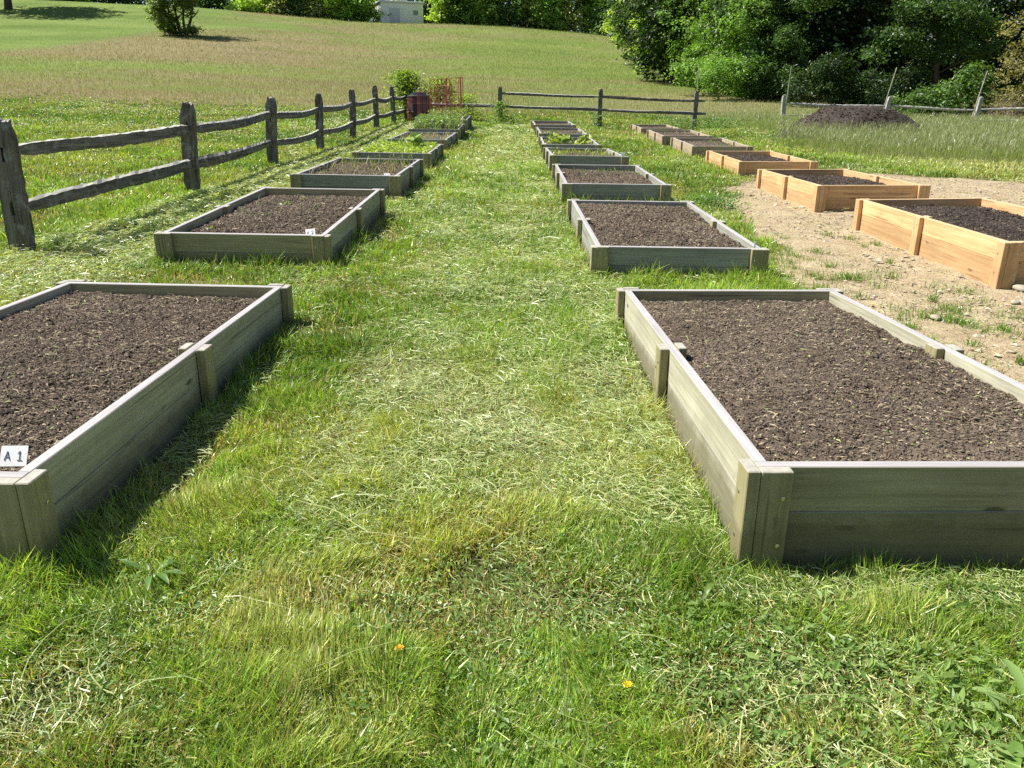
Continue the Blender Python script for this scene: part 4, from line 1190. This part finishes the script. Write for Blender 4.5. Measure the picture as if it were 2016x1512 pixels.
tk = tree('bramble_thicket', (x, y, z), [(0, 0, 1.5, 1.5, 1.4, 1.6, 1), (.4, 0, 3.4, 1.7, 1.5, 1.4, 1), (1.6, .3, 2.4, 1.4, 1.3, 2.0, 1)], 11000, .11, ((.14, .13, .05), (.32, .30, .12)), 'brownish bramble thicket at the right edge', 'thicket', None, None, clump=.3, seed=62)
mb = MB(); random.seed(5)
for i in range(170):
    a = Vector((random.uniform(-1.6, 1.6), random.uniform(-1.3, .2), random.uniform(0, .6))); d = Vector((random.uniform(-1, 1), random.uniform(-.5, .3), random.uniform(.2, 1.4)))
    mb.tube([a, a + d * .6, a + d * 1.1 + Vector((random.uniform(-.4, .4), 0, -.3))], [.011, .009, .004], 4)
mb.build('stems', plain('dead_stem', (.26, .19, .14), .9, 0, .3), tk)
x, y = at(1420, 50)
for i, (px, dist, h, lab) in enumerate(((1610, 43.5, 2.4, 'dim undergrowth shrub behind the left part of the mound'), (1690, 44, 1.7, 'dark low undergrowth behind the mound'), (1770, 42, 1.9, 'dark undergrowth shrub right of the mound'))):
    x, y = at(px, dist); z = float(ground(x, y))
    tree('undergrowth_shrub', (x, y, z), [(0, 0, h * .4, 1.9, 1.2, h * .5, 1), (.6, 0, h * .8, 1.0, .8, h * .3, .5)], 5500, .14, SHADE_G, lab, 'shrub', 'undergrowth in the shade of the wood', [(0, 0, .1, 0, h * .6, .03)], clump=.4, seed=70 + i)

# hilltop trees
HT = [ # bearing, distance, half width, height, palette, label
 (60, 121, 5, 3, M_G, 'low hedge bush at the upper left corner'), (150, 121, 4.5, 2.6, D_G, 'dark hedge bush left of the lone field tree'), (210, 121, 4, 2.8, M_G, 'hedge bush just left of the lone field tree'), (275, 121, 4, 3, D_G, 'dark hedge bush touching the lone field tree'),
 (432, 121, 3.4, 3.6, D_G, 'dark bush right of the lone field tree'), (515, 122, 3.6, 1.9, Y_G, 'light low bush under the patch of sky'), (562, 122, 2.4, 3.6, O_G, 'small olive bush on the hilltop'),
 (598, 126, 2.6, 6.5, D_G, 'dark conifer on the hilltop'), (632, 127, 2.3, 6.5, O_G, 'slim olive hilltop tree beside the conifer'), (668, 126, 3.2, 7.5, Y_G, 'bright green hilltop tree left of the white shed'),
 (716, 125, 3.4, 6.5, M_G, 'round mid green bush touching the white shed'), (882, 126, 2.4, 8.5, Y_G, 'yellow green tree right of the white shed'), (906, 127, 2.4, 7.0, D_G, 'dark slim tree in the hilltop row'),
 (925, 126, 3.2, 8.5, M_G, 'full green tree in the hilltop row'), (962, 125, 3.0, 9.0, Y_G, 'bright tree in the middle of the hilltop row'), (1003, 125, 3.3, 9.0, D_G, 'shadowy tree with visible trunk on the hilltop'),
 (1045, 125, 3.2, 8.5, O_G, 'olive green hilltop tree'), (1085, 124, 3.2, 9.0, M_G, 'hilltop tree at the start of the descent'), (1128, 123, 3.2, 9.5, O_G, 'pale leaved tree lower down the ridge'),
 (1168, 121, 3.2, 9.5, M_G, 'green ridge tree near the woodland'), (1205, 118, 3.4, 9.5, D_G, 'dark ridge tree half behind the woodland bush'), (790, 140, 5, 9.5, O_G, 'pale tree rising behind the white shed'),
 (700, 140, 6, 9, M_G, 'background tree behind the left of the shed'), (900, 138, 6, 11, M_G, 'taller background tree behind the ridge row'), (1000, 138, 6, 12, M_G, 'background tree behind the middle of the ridge row'), (1100, 136, 6, 12, D_G, 'background tree behind the right of the ridge row'),
 (610, 140, 4, 8, M_G, 'background tree behind the dark conifer'), (850, 140, 5, 10, D_G, 'background tree just right of the shed'), (950, 139, 5, 11, D_G, 'background tree between the bright and the full green ridge trees'),
 (1050, 139, 5, 11, M_G, 'background tree behind the olive hilltop tree'), (1155, 138, 6, 12, M_G, 'background tree at the foot of the ridge row'), (655, 139, 4, 9, D_G, 'background tree behind the slim olive tree')]
for i, (px, dist, hw, hh, pal, lab) in enumerate(HT):
    dist = min(dist, 121) if dist < 130 else 127
    x, y = at(px, dist); z = float(ground(x, y))
    if px < 420: z = float(ground(x, y))
    rs = random.Random(i + 50)
    lobes = [(0, 0, hh * .5, hw * .8, hw * .7, hh * .45, 2.5), (0, -.3, hh * .14, hw * 1.15, hw * .7, hh * .17, 1.6)]
    for k in range(7):
        a = rs.uniform(0, 6.28); q = rs.uniform(.35, .8)
        lobes.append((math.cos(a) * hw * q, math.sin(a) * hw * q, rs.uniform(.1, .9) * hh, hw * .35, hw * .35, hh * .14, .6))
    pal = tuple(tuple(c * 1.45 for c in q) for q in pal)
    nm = 'conifer' if 'conifer' in lab else ('hedge_bush' if 'bush' in lab else 'hilltop_tree')
    tree(nm, (x, y, z), lobes, 5000 if dist < 122 else 4500, .40 if dist < 122 else .5, pal, lab, 'bush' if nm == 'hedge_bush' else 'tree', 'trees and bushes on the hilltop', [(0, 0, .3, 0, hh * .75, .16)], clump=.75, per=22, seed=100 + i)

# lone tree in the field
x, y = -34.4, 87.5; z = float(ground(x, y))
tree('field_tree', (x, y, z), [(-1.9, 0, 2.6, 1.3, 1.5, 1.5, 1.1), (-.8, 0, 4.0, 2.2, 2, 1.6, 1.3), (.9, 0, 4.2, 1.9, 1.8, 1.4, 1.1), (0, .4, 6.2, 3.2, 2.8, 2.2, 1.6), (-1.0, 0, 1.1, 1.1, 1.1, .8, .6), (1.3, 0, 2.6, .9, 1, 1.1, .4), (.2, .3, .5, 1.9, 1.1, .45, .7)], 15000, .22,
     ((.09, .15, .03), (.24, .32, .07)), 'lone many stemmed tree standing in the open field', 'tree', None, [(-.3, 0, -1.4, 0, 4.5, .13), (0, 0, -.5, .2, 5, .14), (.3, 0, .9, 0, 5, .13), (.6, 0, 2.4, 0, 5.2, .15)], clump=.42, per=30, seed=200)
# tree at the left border of the picture, crown above the frame
x, y = -62.0, 105.5; z = float(ground(x, y))
tree('shade_tree', (x, y, z), [(1.5, 0, 9.5, 5, 5, 3, 2), (-3, 0, 9.5, 5, 5, 3, 1)], 9000, .45, M_G, 'tree at the upper left corner casting a wide shadow', 'tree', 'tall trees of the dark wood', [(-.3, 0, 0, 0, 8, .42)], clump=.9, per=26, seed=201)

# white shed
def shed():
    x, y = at(800, 121.5); z = float(ground(x, y)) - .3
    r = empty('white_shed', (x, y, z), 'small flat roofed white building on the hilltop between trees', 'building', None, (0, 0, math.radians(22)))
    w = plain('white_siding', (.82, .83, .86), .6, 0, .05, 2)
    dk = plain('shed_grey', (.25, .27, .3), .5)
    MB().box(-3.1, 3.1, 0, 4.2, 0, 3.0, .02).build('wall', w, r)
    MB().box(-3.3, 3.3, -.2, 4.4, 3.003, 3.25, .03).build('roof', plain('shed_roof', (.62, .65, .72), .5), r)
    mb = MB()
    mb.box(-1.9, -.4, -.05, -.003, .1, 2.3, .01); mb.build('door', plain('shed_door', (.55, .57, .62), .5), r)
    MB().box(1.6, 2.3, -.05, -.003, 1.5, 2.1, .01).build('window', dk, r)
    mb = MB(); mb.tube([(0.3, 2, 3.25), (.3, 2, 3.8)], .05, 6)
    mb.tube([(.3, 1.95, 3.9), (.3, 1.8, 3.95), (.3, 1.6, 4.0)], [.08, .42, .5], 14); mb.build('satellite_dish', plain('dish_grey', (.6, .6, .62), .4), r)
shed()

# ------------------------------------------------------------------ garden plants
def leafy(name, pts_loc, size, n, cols, label, cat, group=None, leaf=.05, stem=True, kind=None, hgt=None):
    """pts_loc base; a bushy plant of n leaves"""
    rs = np.random.default_rng(int(abs(pts_loc[0] * 100) + abs(pts_loc[1] * 10)) + n)
    r = empty(name, pts_loc, label, cat, group)
    h = hgt or size
    P = rs.normal(0, 1, (n, 3)) * [size * .42, size * .42, 0]; P[:, 2] = rs.random(n) ** .8 * h
    P[:, :2] *= (1.1 - .5 * (P[:, 2] / h))[:, None]
    col = mixc(cols[0], cols[1], rs.random(n))
    V, Q, C = leaf_geo(P, leaf * rs.uniform(.6, 1.4, n), rs.normal(0, .6, (n, 2)), rs.uniform(0, 6.28, n), col, .6)
    npmesh('foliage', V, Q, None, M_LEAF, r, C)
    if stem:
        mb = MB()
        for k in range(5):
            a = rs.uniform(0, 6.28); mb.tube([(0, 0, -.03), (math.cos(a) * size * .15, math.sin(a) * size * .15, h * .45), (math.cos(a) * size * .3, math.sin(a) * size * .3, h * .8)], [.006, .005, .003], 5)
        mb.build('stem', plain('green_stem', (.12, .2, .05), .6), r)
    if kind: r['kind'] = kind
    return r

def bed_greens(key, n, hmin, hmax, cols, label, leaf, u=(-.55, .55), v=(-1.15, 1.15), kind='blade', name='bed_weeds'):
    U = RNG.uniform(*u, n); Vv = RNG.uniform(*v, n)
    o = ROOT[key]; M = np.array(Matrix.Translation(o.location) @ o.rotation_euler.to_matrix().to_4x4())
    P = np.stack([U, Vv, np.full(n, .205), np.ones(n)], 1) @ M.T; P = P[:, :3]
    col = mixc(cols[0], cols[1], RNG.random(n))
    if kind == 'blade':
        V, Q, T, C = blades_geo(P, RNG.uniform(hmin, hmax, n), leaf * RNG.uniform(.6, 1.3, n), RNG.uniform(0, 6.28, n), np.abs(jit(n, .6)) + .3, RNG.uniform(0, 3.14, n), col)
        ob = npmesh(name, V, Q, T, M_GRASS, col=C)
    else:
        P[:, 2] += RNG.uniform(0, 1, n) ** 1.3 * (hmax - hmin) + hmin
        V, Q, C = leaf_geo(P, leaf * RNG.uniform(.6, 1.4, n), RNG.normal(0, .6, (n, 2)), RNG.uniform(0, 6.28, n), col, .55)
        ob = npmesh(name, V, Q, None, M_LEAF, col=C)
    tag(ob, label, 'plants', None, 'stuff')
GC = ((.12, .2, .05), (.26, .36, .10)); YC = ((.2, .3, .04), (.42, .5, .10)); SC_ = ((.30, .30, .14), (.5, .44, .26))
bed_greens('A4', 2600, .01, .12, YC, 'bright green leafy crop filling the fourth left bed', .07, kind='leaf', name='leafy_greens')
bed_greens('A4', 260, .12, .28, GC, 'dark grassy leaves along the back of the leafy crop', .014, v=(.2, 1.15))
bed_greens('A5', 300, .05, .16, SC_, 'thin dry sprouts in the fifth left bed', .012)
bed_greens('A6', 2600, .0, .34, ((.08, .16, .04), (.25, .33, .12)), 'tangled leafy plants in the sixth left bed', .075, kind='leaf', name='tangled_plants')
bed_greens('A6', 420, .2, .42, ((.14, .2, .08), (.35, .36, .2)), 'upright stems among the tangled plants', .016)
bed_greens('A7', 1600, .0, .32, ((.12, .18, .06), (.28, .33, .12)), 'low green plants under the red cages', .07, kind='leaf', name='low_plants')
bed_greens('A3', 260, .05, .22, SC_, 'arching straw coloured weeds in the third left bed', .008)
bed_greens('A3', 60, .12, .3, GC, 'grassy green weeds at the back of the third left bed', .012, v=(.4, 1.15))
bed_greens('A2', 40, .04, .12, GC, 'few thin weeds in the second left bed', .008, v=(-.2, 1.1))
bed_greens('B2', 26, .06, .24, GC, 'few slender weeds along the back of the second middle bed', .006, v=(.7, 1.15))
bed_greens('B3', 160, .02, .09, GC, 'low weeds at the back of the third middle bed', .012, v=(.2, 1.15))
bed_greens('B4', 420, .02, .13, YC, 'pale seedlings in the fourth middle bed', .014, v=(-.4, 1.15))
bed_greens('B5', 260, .03, .14, GC, 'low seedlings between the squash plants', .016)
bed_greens('B6', 120, .03, .12, GC, 'sparse sprouts in the sixth middle bed', .016)
bed_greens('C4', 90, .03, .10, GC, 'small sprouts in the nearest pale tan bed', .016, u=(.0, .5))
bed_greens('C5', 40, .03, .10, GC, 'small sprouts in the middle pale tan bed', .016, v=(.5, 1.1))
for (u, v, s, c, lab) in ((-.32, -.6, .32, YC, 'tall yellow green squash plant at the left of the fifth middle bed'), (-.05, -.3, .24, GC, 'blue green squash plant in the centre of the fifth middle bed'),
                       (.28, -.8, .26, YC, 'bright yellow squash plant toward the right of the fifth middle bed')):
    leafy('squash_plant', bed_pt('B5', u, v, .2), s, 34, c, lab, 'plant', 'squash plants in the middle row', .14, hgt=s * .9)
leafy('squash_plant', bed_pt('A4', .25, .1, .2), .3, 40, ((.2, .3, .12), (.4, .48, .25)), 'pale broad leaved plant rising from the leafy crop', 'plant', None, .15)
leafy('seedling', bed_pt('A2', -.42, -.75, .205), .07, 9, YC, 'tiny yellow green seedling at the left of the second left bed', 'plant', None, .035, hgt=.03)
leafy('seedling', bed_pt('A2', -.1, .35, .205), .13, 16, GC, 'small grey green seedling near the middle of the second left bed', 'plant', None, .04, hgt=.06)
leafy('seedling', bed_pt('A2', -.15, -.1, .205), .12, 14, GC, 'low star shaped seedling in the second left bed', 'plant', None, .04, hgt=.04)
leafy('climbing_shrub', G(-4.0, 31.0), 1.0, 3000, ((.10, .18, .03), (.34, .44, .08)), 'tall yellow green climber swallowing the corner post of the left fence', 'shrub', None, .11, hgt=1.75)
leafy('climbing_shrub', G(-2.75, 31.4), 1.0, 2200, ((.16, .2, .04), (.36, .44, .10)), 'leafy climber behind the dark red compost bin', 'shrub', None, .10, hgt=1.55)
leafy('climbing_shrub', G(-1.75, 30.5), .8, 900, ((.16, .26, .04), (.4, .5, .09)), 'bright green climber behind the red cages', 'shrub', None, .10, hgt=1.0)
leafy('weed_clump', G(-.42, 29.2), .5, 420, ((.08, .17, .03), (.22, .33, .07)), 'green vine climbing the left post of the back fence', 'weeds', None, .08, hgt=.8)
leafy('weed_clump', G(-.1, 29.1), .9, 420, ((.08, .17, .03), (.20, .30, .07)), 'low spreading weeds right of the vine covered post', 'weeds', None, .07, hgt=.3)
leafy('weed_clump', G(3.0, 29.25), .35, 160, ((.14, .22, .10), (.28, .36, .2)), 'grey green weed at the foot of the middle fence post', 'weeds', None, .08, hgt=.5)
leafy('weed_clump', G(6.0, 29.0), 1.1, 500, ((.08, .17, .05), (.2, .3, .1)), 'dark weeds left of the back fence end post', 'weeds', None, .08, hgt=.4)
leafy('weed_clump', G(7.4, 29.2), 1.4, 600, ((.08, .17, .05), (.2, .3, .1)), 'dark weeds right of the back fence end post', 'weeds', None, .08, hgt=.4)
leafy('weed_clump', G(2.35, 9.3), .5, 1500, ((.08, .19, .04), (.18, .30, .08)), 'thick green weed clump at the corner of the earth patch', 'weeds', None, .03, hgt=.16)

# broad leaved rosettes in the lawn
def rosette(x, y, n, L, w, label, cols=((.09, .17, .03), (.17, .27, .06)), up=.35, seed=0):
    rs = random.Random(seed)
    root = empty('lawn_weed', G(x, y, .005), label, 'weed', 'broad leaved weeds in the lawn')
    for k in range(n):
        a = 6.283 * k / n + rs.uniform(-.4, .4); l = L * rs.uniform(.6, 1.1); t = rs.random()
        c = tuple(cols[0][i] * (1 - t) + cols[1][i] * t for i in range(3)); u = up * rs.uniform(.5, 1.6)
        mb = MB(); vs = []; F = []
        ss = (0, .2, .45, .7, .9, 1.0); ww = (.15, .45, .9, 1.0, .6, .05)
        for i, (s, q) in enumerate(zip(ss, ww)):
            cx, cy = math.cos(a) * l * s, math.sin(a) * l * s; z = l * (u * s * 1.6 - u * s * s * 1.1)
            hw = w * q * .5; px, py = -math.sin(a), math.cos(a)
            vs += [(cx - px * hw, cy - py * hw, z + hw * .35), (cx, cy, z), (cx + px * hw, cy + py * hw, z + hw * .35)]
        for i in range(5):
            b = i * 3; F += [(b, b + 1, b + 4, b + 3), (b + 1, b + 2, b + 5, b + 4)]
        mb.add(vs, F, c); mb.build('leaf', M_LEAF, root, smooth=True, col=True)
    return root
rosette(.50, 1.72, 7, .095, .016, 'upright narrow leaved plantain in front of the right bed corner', up=.9, seed=1)
rosette(.23, 1.55, 5, .085, .018, 'broad plantain leaf clump left of the upright plantain', up=.5, seed=2)
rosette(-1.0, 1.83, 9, .12, .018, 'dark long leaved weed beside the nearest left bed', ((.08, .17, .03), (.16, .28, .07)), .45, 3)
rosette(.93, 1.53, 5, .10, .040, 'wide dock leaf on bare ground below the right bed', ((.09, .18, .05), (.14, .25, .08)), .25, 4)
rosette(.98, 1.16, 9, .14, .030, 'toothed dandelion rosette at the lower right', ((.16, .28, .06), (.28, .42, .12)), .35, 5)
rosette(1.15, 1.34, 8, .16, .026, 'pale leaved weed at the right edge of the lawn', ((.18, .30, .08), (.32, .44, .16)), .5, 6)
rosette(-.62, 1.27, 6, .12, .022, 'flattened weed in the lower left lawn', ((.2, .3, .1), (.3, .42, .16)), .2, 7)
def dandelion(x, y, col, lab, h, lx):
    r = empty('dandelion', G(x, y, 0), lab, 'flower', None)
    MB().tube([(lx, .02, .03), (lx * .5, .01, h * .9), (0, 0, h)], [.0022, .002, .0018], 6).build('stem', plain('pale_stem', (.3, .4, .16), .5), r)
    vs = []; F = []
    mb = MB()
    for k in range(22):
        a = k * 2.399; rr = .011 * math.sqrt((k + 1) / 22)
        c, s = math.cos(a), math.sin(a)
        mb.add([(0, 0, h), (c * rr - s * .002, s * rr + c * .002, h + .007), (c * rr * 1.3, s * rr * 1.3, h + .006), (c * rr + s * .002, s * rr - c * .002, h + .007)], [(0, 1, 2, 3)])
    mb.build('flower_head', plain('petal', col, .6), r)
dandelion(.26, 1.40, (.85, .62, .02), 'small bright yellow dandelion in the lower lawn', .045, -.05)
dandelion(-.27, 1.51, (.80, .38, .02), 'small orange hawkweed flower in the lower lawn', .045, .09)

# ------------------------------------------------------------------ compost bin and cages
def bin_():
    p = G(-3.42, 30.0)
    r = empty('compost_bin', p, 'dark red barrel shaped compost bin with a black lid', 'compost bin')
    body = plain('dark_red_plastic', (.085, .018, .022), .3, 0, .2); blk = plain('black_plastic', (.015, .016, .022), .3)
    def lathe(prof, n=28):
        mb = MB(); vs = []; F = []
        for rr, z in prof:
            for k in range(n):
                a = 6.2832 * k / n; q = rr * (1 + .02 * (k % 2)); vs.append((math.cos(a) * q * 1.02, math.sin(a) * q * 1.02, z * 1.06))
        for i in range(len(prof) - 1):
            for k in range(n): F.append((i * n + k, i * n + (k + 1) % n, (i + 1) * n + (k + 1) % n, (i + 1) * n + k))
        F.append(tuple(range(n))[::-1]); F.append(tuple((len(prof) - 1) * n + k for k in range(n)))
        return mb.add(vs, F)
    lathe([(.42, 0), (.43, .3), (.45, .32), (.43, .35), (.40, .72), (.38, .80)]).build('body', body, r, smooth=False)
    lathe([(.40, .803), (.40, .84), (.34, .88), (.32, .89)]).build('rim', blk, r)
    lathe([(.28, .893), (.27, .93), (.20, .96), (.05, .965)]).build('lid', blk, r)
    MB().box(-.16, .16, -.475, -.40, .05, .64, .01).build('front_panel', blk, r)
bin_()

def cage(loc, w, h, n, rows, yaw, lab):
    r = empty('wire_cage', loc, lab, 'plant cage', 'red wire cages in the last left bed', (0, 0, yaw))
    mb = MB()
    for (ax, ay, bx, by) in ((-w, -w, w, -w), (w, -w, w, w), (w, w, -w, w), (-w, w, -w, -w)):
        for k in range(n):
            s = k / n; x = ax + (bx - ax) * s; y = ay + (by - ay) * s
            mb.tube([(x * .98, y * .98, -.15), (x, y, h)], .0052 if k else .007, 4)
    mb.build('upright_wires', M_WIRE, r)
    mb = MB()
    for z in np.linspace(.2, 1, rows) * h:
        c = [(-w, -w, z - .01), (w, -w, z - .01), (w, w, z - .01), (-w, w, z - .01), (-w, -w, z - .01)]
        for a, b in zip(c, c[1:]): mb.tube([a, b], .0038, 4)
    mb.build('cross_wires', M_WIRE, r)
cage(bed_pt('A7', .12, .80, .2), .22, 1.20, 3, 3, .15, 'tall folded red cage at the right back of the bed')
cage(bed_pt('A7', -.28, .55, .2), .30, 1.16, 5, 4, .1, 'wide red cage in the middle of the last left bed')
cage(bed_pt('A7', -.1, -.1, .2), .24, .98, 3, 4, -.2, 'shorter red cage in front of the others')
cage(bed_pt('A7', -.75, .35, .2), .18, .80, 3, 3, .3, 'low red cage before the compost bin')
cage(bed_pt('A7', .33, .95, .2), .07, 1.22, 2, 2, .1, 'narrow folded red cage beside the tall one')

print('objects', len(bpy.data.objects))
